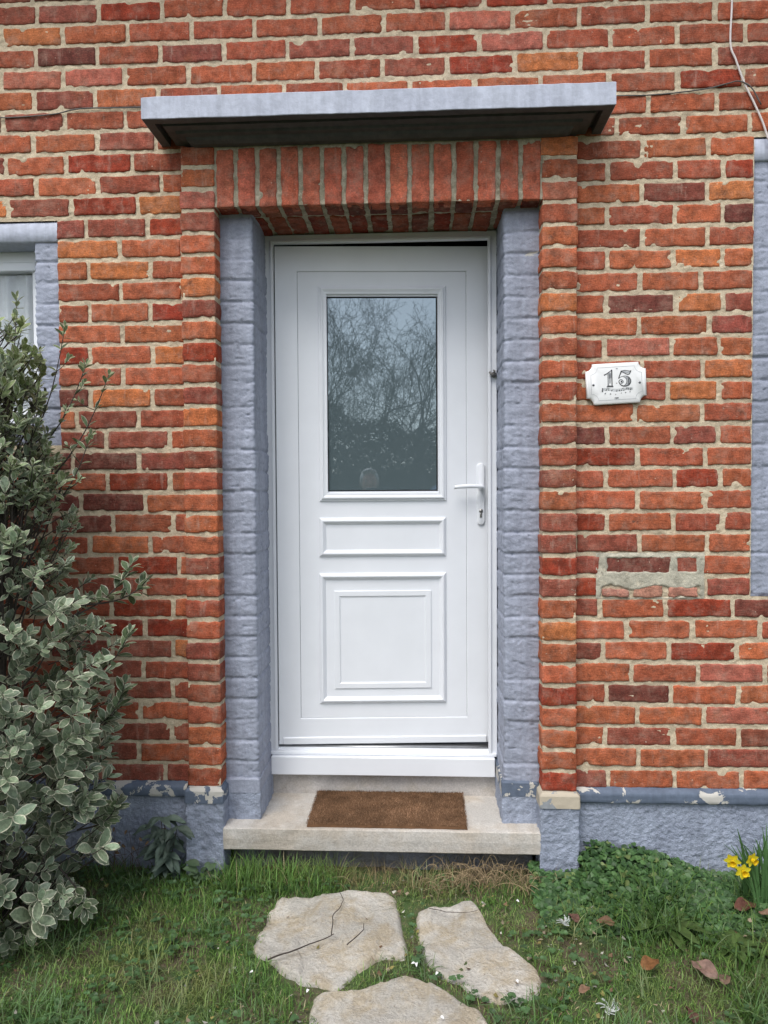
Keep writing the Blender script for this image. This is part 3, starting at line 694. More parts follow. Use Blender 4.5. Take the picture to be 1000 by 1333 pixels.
CURT = plain('net_curtain', (.88, .89, .90), .9, .05)
window(WL[0], WL[1], Z_WL[0], Z_WL[1], CAM_Z+.942, 0, 0, True)
window(WR[0], WR[1], Z_WR[0], Z_WR[1], CAM_Z+1.172, 0, 0, False)
# ---- the rest of the house: dark room behind, eaves and roof beyond the frame
a = Acc(); zt = K(31)
for bx in ((WX0, WX0+.2, .02, 5.0, -.05, zt), (WX1-.2, WX1, .02, 5.0, -.05, zt), (WX0+.2, WX1-.2, 4.8, 5.0, -.05, zt)): box(a, *bx)
a.build('side_wall', BRICK, house); 
for p in ():
    pass
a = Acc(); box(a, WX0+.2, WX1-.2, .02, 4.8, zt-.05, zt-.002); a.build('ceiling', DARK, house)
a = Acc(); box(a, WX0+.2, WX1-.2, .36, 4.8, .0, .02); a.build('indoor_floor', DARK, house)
a = Acc()
for s in (0, 1): a.add([(WX0-.2, -.35, zt), (WX1+.2, -.35, zt), (WX1+.2, 2.5, zt+1.9), (WX0-.2, 2.5, zt+1.9), (WX0-.2, -.35, zt-.12), (WX1+.2, -.35, zt-.12), (WX1+.2, 2.5, zt+1.78), (WX0-.2, 2.5, zt+1.78)], [[0, 1, 2, 3], [4, 5, 6, 7], [0, 1, 5, 4], [1, 2, 6, 5], [0, 3, 7, 4]]) if s == 0 else a.add([(WX0-.2, 5.35, zt), (WX1+.2, 5.35, zt), (WX1+.2, 2.5, zt+1.9), (WX0-.2, 2.5, zt+1.9)], [[0, 1, 2, 3]])
a.build('roof', plain('slate_roof', (.07, .075, .085), .6, .2), house)
# near-black partition added behind the door so the gap reads dark
a = Acc(); box(a, -1.2, .9, 1.6, 1.65, .0, zt-.05); a.build('gap_backing_wall', DARK, house)
# ================================================================== GROUND
def ground_h(x, y):
    return fbm(x/.35, y/.35, 201, 3)*.012+vn(x/.06, y/.06, 202)*.004
xs = np.concatenate([[-300, -80, -20, -8, -4], np.arange(-2.4, 2.4, .02), [4, 8, 20, 80, 300]]); ys = np.concatenate([[-300, -80, -30, -14, -8, -5], np.arange(-3.2, .1, .02), [3, 10, 60, 300]])
X, Y = np.meshgrid(xs, ys, indexing='ij'); a = Acc()
Z = np.where((np.abs(X) < 2.5) & (Y > -3.3) & (Y < .1), ground_h(X, Y), -.012)
a.add(np.stack([X, Y, Z], -1).reshape(-1, 3), gridF(len(xs), len(ys)))
m, t, b = newmat('soil_and_moss')
c = mix(t, ramp(t, noise(t, 7, 4, .6), .4, .62), (.055, .10, .025), (.10, .078, .048)); c = mix(t, ramp(t, noise(t, 45, 4, .7), .5, .75, 0, .7), c, (.18, .15, .09))
t.links.new(c, b.inputs['Base Color']); b.inputs['Roughness'].default_value = 1.; bump(t, b, noise(t, 120, 4, .7), 1., .006)
tag(a.build('ground', m), kind='structure')

# ---- stepping stones
ST = [[(-.491,-.214),(-.347,-.179),(-.117,-.161),(-.075,-.241),(-.039,-.51),(-.113,-.524),(-.209,-.63),(-.238,-.671),(-.328,-.655),(-.432,-.58),(-.515,-.499),(-.528,-.412),(-.513,-.304)],
 [(-.006,-.284),(.07,-.25),(.169,-.208),(.211,-.32),(.255,-.442),(.325,-.533),(.352,-.618),(.325,-.673),(.225,-.708),(.133,-.659),(-.002,-.509)],
 [(-.301,-.692),(-.215,-.676),(-.06,-.604),(.025,-.641),(.109,-.701),(.175,-.77),(.181,-.833),(.134,-.925),(-.091,-.982),(-.292,-.955),(-.304,-.812)]]
def smooth_poly(P, n=160, sd=0):
    P = np.array(P); m_ = len(P); out = []
    per = n//m_
    for i in range(m_):
        p0, p1, p2, p3 = P[(i-1) % m_], P[i], P[(i+1) % m_], P[(i+2) % m_]
        for t_ in np.linspace(0, 1, per, endpoint=False):
            cr = .5*((2*p1)+(-p0+p2)*t_+(2*p0-5*p1+4*p2-p3)*t_**2+(-p0+3*p1-3*p2+p3)*t_**3); out.append(cr*.6+(p1*(1-t_)+p2*t_)*.4)
    out = np.array(out); c_ = out.mean(0); d = out-c_; L = np.linalg.norm(d, axis=1)[:, None]
    k = vn(out[:, 0]/.05, out[:, 1]/.05, sd)*.009+vn(out[:, 0]/.015, out[:, 1]/.015, sd+1)*.004
    return out+d/L*k[:, None], c_
STONE = stone_mat('weathered_limestone', (.56, .53, .475), (.21, .175, .125), (.42, .36, .27), 1.7, .52, .010)
slabs = []
for i, P in enumerate(ST):
    O, c_ = smooth_poly(P, 170, 300+i); slabs.append(O)
    nr = 44; rr = np.linspace(0, 1, nr)**.8; V = []
    for r in rr:
        q = c_+(O-c_)*r; h = .014+fbm(q[:, 0]/.12, q[:, 1]/.12, 310+i, 4)*.010+np.abs(vn(q[:, 0]/.035, q[:, 1]/.035, 320+i))*-.004
        lay = np.clip(vn(q[:, 0]/.1+.3*i, q[:, 1]/.16, 330+i)-.2, 0, .08)*.09
        e = np.clip((r-.93)/.07, 0, 1); V.append(np.stack([q[:, 0], q[:, 1], h+lay-e**2*.016], 1))
    V.append(np.stack([O[:, 0], O[:, 1], np.full(len(O), -.03)], 1))
    V = np.array(V); n = len(O); F = []
    idx = np.arange(n); nxt = (idx+1) % n
    F = np.concatenate([np.stack([r*n+idx, r*n+nxt, (r+1)*n+nxt, (r+1)*n+idx], 1) for r in range(nr)])
    a = Acc(); a.add(V.reshape(-1, 3), F); o = a.build('stepping_stone', STONE, loc=(c_[0], c_[1], 0))
    tag(o, ['pale stepping stone on the left with dark twigs lying across it', 'tapering stepping stone on the right with a flaked layered edge', 'stepping stone nearest the viewer, cut by the bottom edge of the photo'][i], 'stepping stone', 'irregular stepping stones in the grass')
def inside(P, x, y, grow=0.):
    P = np.asarray(P); c_ = P.mean(0); P = c_+(P-c_)*(1+grow); r = np.zeros(np.shape(x), bool); j = len(P)-1
    for i in range(len(P)):
        xi, yi = P[i]; xj, yj = P[j]
        q = ((yi > y) != (yj > y)) & (x < (xj-xi)*(y-yi)/(yj-yi+1e-12)+xi); r ^= q; j = i
    return r
# ---- grass: individual blades
def blades(n, x0, x1, y0, y1, L0_, L1_, w0, w1, pal, pw, stones=True, dens=None, lean=.6, zoff=0., sd=0):
    g = np.random.default_rng(900+sd); x = g.uniform(x0, x1, n); y = g.uniform(y0, y1, n)
    keep = np.ones(n, bool)
    if stones:
        for O in slabs: keep &= ~inside(O, x, y, -.035)
    if dens is not None: keep &= g.random(n) < dens(x, y)
    x, y = x[keep], y[keep]; n = len(x)
    ln = g.uniform(L0_, L1_, n)*(1+.45*vn(x/.13, y/.13, 40+sd))
    for O in slabs:
        nearst = inside(O, x, y, .12); ln = np.where(nearst, ln*.55, ln)
    wd = g.uniform(w0, w1, n); az = g.uniform(0, 2*np.pi, n)+1.5*vn(x/.09, y/.09, 41+sd); le = np.abs(g.normal(lean, .35, n))
    dx, dy = np.cos(az), np.sin(az); px, py = -dy, dx
    z = ground_h(x, y)-.004+zoff
    V = np.zeros((n, 7, 3)); seg = [0, .38, .72, 1.]; ww = [.8, 1., .7]
    for i, s in enumerate(seg):
        bx = ln*(s**1.6)*np.sin(le)*.9; bz = ln*s*np.cos(le*s*.9)
        cx_, cy_, cz_ = x+dx*bx, y+dy*bx, z+bz
        if i < 3:
            V[:, 2*i] = np.stack([cx_+px*wd*ww[i]/2, cy_+py*wd*ww[i]/2, cz_], 1); V[:, 2*i+1] = np.stack([cx_-px*wd*ww[i]/2, cy_-py*wd*ww[i]/2, cz_], 1)
        else: V[:, 6] = np.stack([cx_, cy_, cz_], 1)
    b0 = np.arange(n)[:, None]*7; F = np.concatenate([b0+np.array([[0, 1, 3, 2]]), b0+np.array([[2, 3, 5, 4]]), b0+np.array([[4, 5, 6, 6]])])
    pal = np.array(pal); ci = g.choice(len(pal), n, p=pw); c = pal[ci]*g.uniform(.7, 1.35, n)[:, None]
    patch = np.clip(vn(x/.22, y/.22, 77)*.8+vn(x/.08, y/.08, 78)*.4, 0, 1)[:, None]; c = c*(1-patch*.62)+np.array([.29, .27, .11])*patch*.62
    return V.reshape(-1, 3), F, np.repeat(c, 7, 0)
GRASS = attr_mat('grass_blade', .55, .12, 60, .35, .25)
gp = [(.115, .225, .045), (.165, .295, .070), (.075, .165, .038), (.24, .32, .09), (.40, .34, .20)]
a = Acc()
under = lambda x, y: np.where((x > -.72) & (x < .42) & (y > -.06), .25, 1.)
a.add(*blades(62000, -1.55, 1.55, -1.12, .0, .010, .030, .0014, .0028, gp, [.36, .25, .22, .12, .05], dens=under, lean=.9, sd=1))
def tuft(x, y): return np.clip(vn(x/.12, y/.09, 55)*1.3+.25+(y > -.22)*(x < -.25)*.5-.45*(np.abs(x-.05) < .33)*(y > -.13)-.5*(x > .55)*(y > -.3), 0, 1)*np.where((x > -.72) & (x < .42) & (y > -.045), .1, 1)
a.add(*blades(26000, -1.55, 1.55, -1.12, -.0, .025, .062, .0016, .0034, gp, [.42, .25, .23, .07, .03], dens=tuft, lean=.65, sd=2))
a.add(*blades(900, -.74, -.28, -.20, -.03, .06, .13, .0016, .003, gp, [.4, .3, .2, .07, .03], lean=.7, sd=3))
a.add(*blades(1900, .55, 1.5, -.75, -.15, .08, .17, .003, .0055, [(.055, .12, .022), (.085, .16, .03), (.04, .09, .018)], [.4, .35, .25], dens=lambda x, y: np.clip(vn(x/.16, y/.16, 91)+.35, 0, 1), lean=.9, sd=4))
a.add(*blades(900, -.6, .5, -.16, .0, .03, .1, .001, .0018, [(.30, .22, .12), (.22, .15, .08), (.12, .12, .04)], [.5, .3, .2], lean=1.0, sd=5))
a.add(*blades(30000, -2.9, 2.9, -3.4, .0, .03, .07, .003, .006, gp, [.4, .25, .23, .09, .03], dens=lambda x, y: np.where((np.abs(x) < 1.5) & (y > -1.1), 0., 1.), lean=.8, sd=6))
def rim(x, y):
    r = np.zeros(np.shape(x), bool)
    for O in slabs: r |= inside(O, x, y, .05) & ~inside(O, x, y, -.10+0.)
    return r*np.clip(vn(x/.05, y/.05, 59)*1.6+.35, 0, 1)
a.add(*blades(30000, -.6, .45, -1.02, -.12, .012, .036, .0015, .0028, gp, [.40, .22, .20, .13, .05], stones=False, dens=rim, lean=1.0, sd=8, zoff=.006))
def clump(x, y): return np.clip(vn(x/.10, y/.08, 58)*2.2-.35, 0, 1)*np.where((x > -.72) & (x < .42) & (y > -.045), 0, 1)*(np.abs(x) > .0)
a.add(*blades(17000, -1.5, 1.5, -1.1, -.03, .06, .11, .0018, .0034, [(.085, .165, .05), (.12, .21, .08), (.16, .22, .11)], [.45, .35, .2], dens=clump, lean=1.15, sd=7))
tag(a.build('grass', GRASS), 'short uneven lawn grass with yellowed patches around the stones', 'grass', kind='stuff')
# crumbs of dead leaf and moss caught in the turf
a = Acc(); g = np.random.default_rng(17)
for i in range(1500):
    x = g.uniform(-1.4, 1.45); y = g.uniform(-1.1, -.06)
    if vn(x/.2, y/.2, 99) < -.1: continue
    if any(inside(O, np.array([x]), np.array([y]), -.02)[0] for O in slabs) and g.random() < .93: continue
    L = g.uniform(.005, .02); az = g.uniform(0, 6.28); c = np.array([(.30, .24, .17), (.16, .10, .06), (.36, .35, .30), (.20, .17, .06)][g.integers(0, 4)])*g.uniform(.6, 1.3); d_ = np.array([math.cos(az), math.sin(az), 0])*L; p_ = np.array([-math.sin(az), math.cos(az), .3])*L*g.uniform(.15, .5); b_ = np.array([x, y, ground_h(x, y)+g.uniform(.008, .03)])
    a.add([b_, b_+d_*.5+p_, b_+d_+[0, 0, L*.3], b_+d_*.5-p_], [[0, 1, 2, 3]], c)
tag(a.build('leaf_litter', attr_mat('litter', .8, .2, 80, .2)), 'crumbs of dead leaf and dry moss scattered through the turf', 'leaf litter', kind='stuff')
# dead straw beneath the step
a = Acc(); g = np.random.default_rng(5)
for i in range(150):
    cx_, cy_ = g.normal(.21, .11), g.uniform(-.17, -.03); az = g.uniform(0, 6.28); L = g.uniform(.04, .16); q = np.linspace(0, 1, 7)
    cur = g.normal(0, 1.6); th_ = az+cur*q; P = np.stack([cx_+np.cumsum(np.cos(th_))*L/7, np.clip(cy_+np.cumsum(np.sin(th_))*L/7*.5, -.24, -.0), .012+.045*np.sin(q*np.pi)*g.uniform(.2, 1.2)+g.uniform(0, .03)], 1)
    tube(a, P, .0009, 4, np.array((.36, .27, .16))*g.uniform(.45, 1.15), cap=False)
STRAW = attr_mat('dry_straw', .8, .15, 60, .2)
tag(a.build('dry_straw', STRAW), 'tangle of dry brown straw below the right half of the step', 'straw', kind='stuff')

# ---- generic leaf sheets
def leaf(a, base, dirv, up, L, Wd, c, curl=.25, fold=.2, shape='oval', nl=6, uvoff=0., wav=0.):
    """one leaf as a small curved sheet with UV across (u) and along (v)"""
    d = np.array(dirv, float); d /= np.linalg.norm(d); u = np.array(up, float); u = u-d*(u@d); u /= np.linalg.norm(u)+1e-9; s = np.cross(d, u)
    v = np.linspace(0, 1, nl)
    if shape == 'oval': wv = np.sin(np.pi*np.clip(v, 0, 1)**.85)**.75
    elif shape == 'ob': wv = np.clip(np.sin(np.pi*v**1.25), 0, 1)**.7
    elif shape == 'round': wv = np.sqrt(np.clip(1-(2*v-1)**2, 0, 1))
    else: wv = np.sin(np.pi*v**.6)
    wv[0] = max(wv[0], .07); wv[-1] = .03
    x = v*L; hgt = -curl*L*v**2
    V = []; U = []
    for j, k in enumerate((-1, -.5, 0, .5, 1)):
        off = s[None]*(k*wv*Wd/2)[:, None]; lift = fold*Wd*np.abs(k)*wv*.5+(wav*Wd*np.sin(v*9+k*3) if wav else 0)
        V.append(np.array(base)[None]+d[None]*x[:, None]+u[None]*(hgt+lift)[:, None]+off); U.append(np.stack([np.full(nl, (k+1)/2), v], 1))
    a.add(np.array(V).reshape(-1, 3), gridF(5, nl), c, np.array(U).reshape(-1, 2))
# ---- ground ivy mat along the right plinth
IVY = attr_mat('ground_ivy_leaf', .5, .12, 60, .4, .2, .2)
a = Acc(); g = np.random.default_rng(12)
def ivy_top(x):                               # height against the wall
    return np.interp(x, [.45, .56, .62, .70, .80, .92, 1.05, 1.2, 1.5], [.05, .06, .128, .12, .115, .07, .03, .02, .02])
cnt = 0
while cnt < 5200:
    x = g.uniform(.40, 1.5); y = -g.uniform(0.0, 1.0)**1.2*.36-.022
    if y < -.30 and g.random() < .6: continue
    if x > 1.1 and g.random() < .6: continue
    h = ivy_top(x)*max(0, 1+(y+.02)/.30)*g.uniform(.35, 1.)**.4+.012
    if .43 < x < .58 and y > -.07: continue
    r = g.uniform(.007, .015)*(1.15 if y < -.1 else 1); c = np.array([(.060, .130, .040), (.045, .100, .034), (.080, .16, .05), (.15, .20, .065)][g.choice(4, p=[.4, .35, .2, .05])])*g.uniform(.7, 1.3)
    az = g.uniform(0, 6.28); dv = np.array([np.cos(az), np.sin(az)-.4, g.normal(-.1, .3)]); up = np.array([g.normal(0, .35), -.45+g.normal(0, .3), 1.])
    leaf(a, (x, y, h+ground_h(x, y)), dv, up, r*1.7, r*1.8, c, .15, .35, 'round', 5); cnt += 1
tag(a.build('ground_ivy', IVY), 'low mat of small round green leaves climbing the blue plinth', 'ground cover', kind='stuff')
# clover and small weeds sprinkled through the lawn
a = Acc(); g = np.random.default_rng(13)
for i in range(2100):
    x = g.uniform(-1.4, 1.5); y = g.uniform(-1.05, -.04)
    if any(inside(O, np.array([x]), np.array([y]), .0)[0] for O in slabs): continue
    if vn(x/.15, y/.15, 66) < -.05: continue
    h = g.uniform(.012, .04)+ground_h(x, y); c = np.array((.055, .11, .04))*g.uniform(.7, 1.5); a0 = g.uniform(0, 6.28); r = g.uniform(.006, .012)
    for k in range(3):
        az = a0+k*2.09; leaf(a, (x, y, h), (np.cos(az), np.sin(az), .1), (g.normal(0, .2), g.normal(-.2, .2), 1), r*1.3, r*1.3, c, .1, .25, 'round', 4)
tag(a.build('clover', IVY), 'small clover leaves scattered through the lawn grass', 'clover', kind='stuff')

# ================================================================== THE VARIEGATED SHRUB
m, t, b = newmat('cream_edged_leaf')
uv = N(t, 'ShaderNodeUVMap'); uv.uv_map = 'uv'; sx = N(t, 'ShaderNodeSeparateXYZ'); t.links.new(uv.outputs[0], sx.inputs[0])
du = mth(t, 'MULTIPLY', mth(t, 'ABSOLUTE', mth(t, 'SUBTRACT', sx.outputs['X'], .5)), 2.)
dv = mth(t, 'MULTIPLY', mth(t, 'ABSOLUTE', mth(t, 'SUBTRACT', sx.outputs['Y'], .5)), 2.)
e = mth(t, 'MAXIMUM', du, mth(t, 'POWER', dv, 2.2)); e = mth(t, 'ADD', e, mth(t, 'MULTIPLY', mth(t, 'SUBTRACT', noise(t, 90, 2, .5), .5), .5))
c = attr(t); cm = scale_rgb(t, c, ramp(t, noise(t, 120, 2, .5), .3, .7, .8, 1.25))
vein = ramp(t, du, 0, .09, .22, 0); cm = mix(t, vein, cm, (.42, .46, .32))
edge = ramp(t, e, .76, .90, 0, .95); c = mix(t, edge, cm, (.66, .65, .50))
t.links.new(c, b.inputs['Base Color']); b.inputs['Roughness'].default_value = .42; b.inputs['Specular IOR Level'].default_value = .45
tr = N(t, 'ShaderNodeBsdfTranslucent'); t.links.new(c, tr.inputs['Color']); ms = N(t, 'ShaderNodeMixShader'); ms.inputs[0].default_value = .15
oo = [n for n in t.nodes if n.type == 'OUTPUT_MATERIAL'][0]; t.links.new(b.outputs[0], ms.inputs[1]); t.links.new(tr.outputs[0], ms.inputs[2]); t.links.new(ms.outputs[0], oo.inputs['Surface'])
VLEAF = m
BARK = plain('shrub_bark', (.055, .045, .038), .85, .3, 60, bmp=.4)
sh = empty('variegated_shrub', (-1.50, -.40, 0))
tag(sh, 'grey green evergreen shrub with cream edged leaves against the wall', 'shrub')
g = np.random.default_rng(21)
la = Acc(); tw = Acc(); OX, OY = -1.50, -.40
def xmax(z):                                   # right hand outline (plane of the shrub)
    return np.interp(z, [0, .10, .18, .30, .42, .60, .72, .86, 1.0, 1.12, 1.25, 1.40, 1.52, 1.65, 1.80, 1.95, 2.05, 2.15], [-1.22, -1.12, -1.02, -.99, -1.00, -1.00, -.975, -.98, -.975, -1.02, -1.10, -1.13, -1.12, -1.17, -1.20, -1.24, -1.30, -1.36])
def rot_about(v, axis, ang):
    axis = axis/np.linalg.norm(axis); return v*math.cos(ang)+np.cross(axis, v)*math.sin(ang)+axis*(axis@v)*(1-math.cos(ang))
def whorl(tip, d, size, nl, yel=0.):
    d = d/np.linalg.norm(d); ref = np.cross(d, (0, 0, 1.)); ref = ref/(np.linalg.norm(ref)+1e-9)
    for i in range(nl):
        f = i/nl; back = f*size*1.0; az = i*2.4+g.normal(0, .3); out = rot_about(ref, d, az); open_ = .35+.95*f+g.normal(0, .12)
        ld = d*math.cos(open_)+out*math.sin(open_); ld[2] += .10
        L = size*g.uniform(.75, 1.12)*(.62+.5*f if f < .5 else .87); base = tip-d*back
        c = np.array((.205, .258, .165))*g.uniform(.6, 1.35)
        if yel: c = c*(1-yel)+np.array((.24, .30, .09))*yel
        if g.random() < .25: c = c*np.array((1.15, 1.2, 1.25))
        leaf(la, base, ld, d+np.array((0, -.1, .5)), L, L*g.uniform(.42, .55), c, g.uniform(.02, .3), g.uniform(.05, .3), 'ob', 7)
stems = []
for i in range(7):                             # main stems
    az = g.uniform(0, 6.28); top = np.array([OX+math.cos(az)*.16+.04, OY+math.sin(az)*.13, g.uniform(1.2, 1.85)]); q = np.linspace(0, 1, 10)[:, None]
    P = np.array([OX+math.cos(az)*.05, OY+math.sin(az)*.05, -.02])*(1-q)+top*q+np.stack([vn(q[:, 0]*3, i, 5)*.05, vn(q[:, 0]*3, i, 6)*.05, q[:, 0]*0], 1)
    tube(tw, P, np.linspace(.013, .004, 10), 7); stems.append(P)
SP = np.concatenate(stems)
def twig(tip, rad=.0022, k=None):
    dd = np.linalg.norm((SP-tip)*np.array([1, 1, .8])+np.array([0, 0, .25]), axis=1); s0 = SP[dd.argmin()]
    q = np.linspace(0, 1, 7)[:, None]; mid = (s0+tip)/2+np.array([0, 0, -.05]); P = s0*(1-q)**2+2*mid*q*(1-q)+tip*q*q
    P = P+np.stack([vn(q[:, 0]*4, tip[0]*9, 3), vn(q[:, 0]*4, tip[2]*9, 4), q[:, 0]*0], 1)*.008*np.sin(q*np.pi)
    tube(tw, P, np.linspace(rad*1.8, rad*.6, 7), 5, cap=False); v = P[-1]-P[-2]; return v/np.linalg.norm(v)
n = 0
while n < 1550:
    z = g.uniform(1.2, 2.02) if n % 4 == 0 else g.uniform(.02, 1.9); xm = xmax(z)-.01; rx = xm-(OX); ry = .42*(rx/.5)
    th_ = g.uniform(0, 2*np.pi); rr = g.uniform(0, 1)**.35
    if z > 1.98 and g.random() < .5: continue
    x = OX+math.cos(th_)*rx*rr*(1.35 if math.cos(th_) < 0 else 1.); y = OY+math.sin(th_)*ry*rr
    if y > -.05 or y > -.08+.0: y = -.05-g.uniform(0, .1)
    if y > OY and g.random() < .35: continue
    if x > xmax(z): continue
    if vn(x/.09, z/.09, 71)+vn(y/.1, z/.16, 72)*.7 < -.36: continue
    tip = np.array([x, y, z])
    if n % 6 == 0: d = twig(tip)
    else:
        d = np.array([x-OX, y-OY, .25]); d /= np.linalg.norm(d); e0 = tip-d*.09+g.normal(0, .012, 3); tube(tw, [e0, (e0+tip)/2+g.normal(0, .004, 3), tip], [.0022, .0018, .0012], 5, cap=False)
    out = np.array([x-OX, (y-OY)*1.2-.12, .18+.15*(z > 1.2)]); d = d*.4+out/np.linalg.norm(out)+np.array([0, -.1, .25])
    if z < .45: d = d+np.array([0, -.1, -.30])
    size = np.interp(z, [0, .5, 1.0, 1.4, 1.9], [.080, .076, .066, .054, .047])*g.uniform(.65, 1.25)
    whorl(tip, d, size, int(g.integers(6, 10)), yel=np.clip((z-1.1)*.8, 0, .65)*(g.random() < .65)); n += 1
# leading shoots that stand clear of the mass
for (sx_, sy_, sz_, ex, ey, ez) in [(-1.36, -.36, 1.45, -1.165, -.33, 1.975), (-1.33, -.35, 1.50, -1.11, -.30, 1.86), (-1.42, -.38, 1.55, -1.315, -.35, 2.07), (-1.30, -.33, 1.40, -1.055, -.25, 1.83), (-1.46, -.38, 1.6, -1.40, -.37, 2.0), (-1.5, -.4, 1.5, -1.50, -.4, 2.1), (-1.20, -.30, 1.0, -.995, -.22, 1.19), (-1.15, -.3, 1.05, -.955, -.2, 1.12), (-1.15, -.34, .8, -.965, -.33, .97), (-1.14, -.34, .62, -.975, -.35, .80), (-1.55, -.4, 1.5, -1.62, -.42, 2.02), (-1.3, -.35, 1.3, -1.10, -.3, 1.62), (-1.15, -.34, .30, -1.0, -.36, .42), (-1.2, -.38, .2, -1.07, -.46, .10)]:
    q = np.linspace(0, 1, 9)[:, None]; P = np.array([sx_, sy_, sz_])*(1-q)+np.array([ex, ey, ez])*q+np.array([.03, 0, -.02])*np.sin(q*np.pi)
    tube(tw, P, np.linspace(.0034, .0012, 9), 6, cap=False); d = P[-1]-P[-2]; sz2 = .043 if ez > 1.5 else .058
    whorl(P[-1], d, sz2, 7, .3 if ez > 1.5 else 0)
    for j in (3, 4, 5, 6, 7):
        for s in range(2 if ez > 1.5 else 3):
            o_ = np.array([g.normal(0, 1), g.normal(-.2, .7), g.normal(.2, .6)]); leaf(la, P[j], d/np.linalg.norm(d)*.8+o_, (0, -.3, 1), sz2*g.uniform(.7, 1.05), sz2*.46, np.array((.12, .17, .085))*g.uniform(.7, 1.3), .15, .2, 'ob', 6)
    if ez > 1.5:
        for j in (4, 6):
            e2 = P[j]+np.array([g.choice([-1, 1])*g.uniform(.03, .07), -.02, g.uniform(.03, .07)]); tube(tw, [P[j], (P[j]+e2)/2+np.array([0, 0, -.005]), e2], [.0014, .0012, .0008], 5, cap=False); whorl(e2, e2-P[j], .032, 5, .3)
la.build('foliage', VLEAF, sh, loc=(-1.50, -.40, 0)).location = (0, 0, 0)
tw.build('branches', BARK, sh, loc=(-1.50, -.40, 0)).location = (0, 0, 0)

# ================================================================== SMALL PLANTS
def plant(name, loc, label, cat, fn, group=None):
    r = empty(name, loc); tag(r, label, cat, group); fn(r); return r
def weed(r):
    a = Acc(); st = Acc(); g = np.random.default_rng(31)
    for s in range(4):
        q = np.linspace(0, 1, 6)[:, None]; tip = np.array([g.normal(0, .04), -.02+g.normal(0, .015), g.uniform(.16, .26)]); P = tip*q+np.array([0, 0, 0])*(1-q); tube(st, P, .0018, 5)
        for j in range(1, 6):
            for k in range(3):
                az = g.uniform(0, 6.28); L = g.uniform(.05, .085)
                leaf(a, P[j], (math.cos(az), math.sin(az)*.6-.3, g.uniform(-.7, .2)), (0, -.5, 1), L, L*.36, np.array((.075, .105, .080))*g.uniform(.6, 1.6), .35, .3, 'oval', 8, wav=.12)
    a.build('leaves', attr_mat('dull_weed_leaf', .55, .15, 60, .35, .1, .4), r); st.build('stem', BARK, r)
plant('weed', (-.945, -.06, 0), 'dark drooping weed against the blue plinth, left of the door', 'weed', weed)
def dock(r):
    a = Acc(); g = np.random.default_rng(33)
    for i in range(13):
        az = i*2.4; L = g.uniform(.09, .15); leaf(a, (0, 0, .015), (math.cos(az), math.sin(az), g.uniform(.15, .7)), (0, 0, 1), L, L*.27, np.array((.075, .125, .035))*g.uniform(.75, 1.3), .35, .25, 'ob', 9, wav=.1)
    a.build('leaves', attr_mat('rosette_leaf', .5, .15, 50, .4, .2, .3), r)
plant('dandelion', (.785, -.341, 0), 'broad light green leaf rosette in the grass below the ivy', 'weed', dock)
def dock2(r): dock(r)
q = plant('dandelion', (.965, -.43, 0), 'flatter pale leaf rosette right of the broad rosette', 'weed', dock2); q.scale = (.8, .8, .6); q.rotation_euler = (0, 0, 1.)
def lett(r):
    a = Acc(); g = np.random.default_rng(35)
    for i in range(14):
        az = g.uniform(0, 6.28); L = g.uniform(.03, .06); leaf(a, (g.normal(0, .02), g.normal(0, .01), g.uniform(.01, .07)), (math.cos(az), math.sin(az)-.2, .3), (0, -.3, 1), L, L*.6, np.array((.10, .155, .08))*g.uniform(.7, 1.3), .2, .3, 'oval', 6)
    a.build('leaves', IVY, r)
plant('seedling', (-.80, -.10, 0), 'pale leafy seedling at the foot of the left pilaster', 'seedling', lett)
def bare(r):
    a = Acc(); g = np.random.default_rng(36)
    for i in range(22):
        az = g.uniform(-1, 1); L = g.uniform(.08, .2); q = np.linspace(0, 1, 6); x0_ = g.normal(0, .06)
        tube(a, np.stack([x0_+math.sin(az)*L*q, -.01*q+g.normal(0, .01), L*q*abs(math.cos(az))+.02*np.sin(q*4)], 1), .0009, 4, (.14, .09, .07), cap=False)
        if g.random() < .7: leaf(a, (x0_+math.sin(az)*L, -.02, L*abs(math.cos(az))), (g.normal(), -.5, -.3), (0, -1, .5), .018, .010, (.15, .10, .06), .4, .4, 'oval', 5)
    a.build('stems', STRAW, r)
plant('dead_stalks', (-1.10, -.05, 0), 'thin dead brown stalks between the shrub and the left weed', 'dead plant', bare)
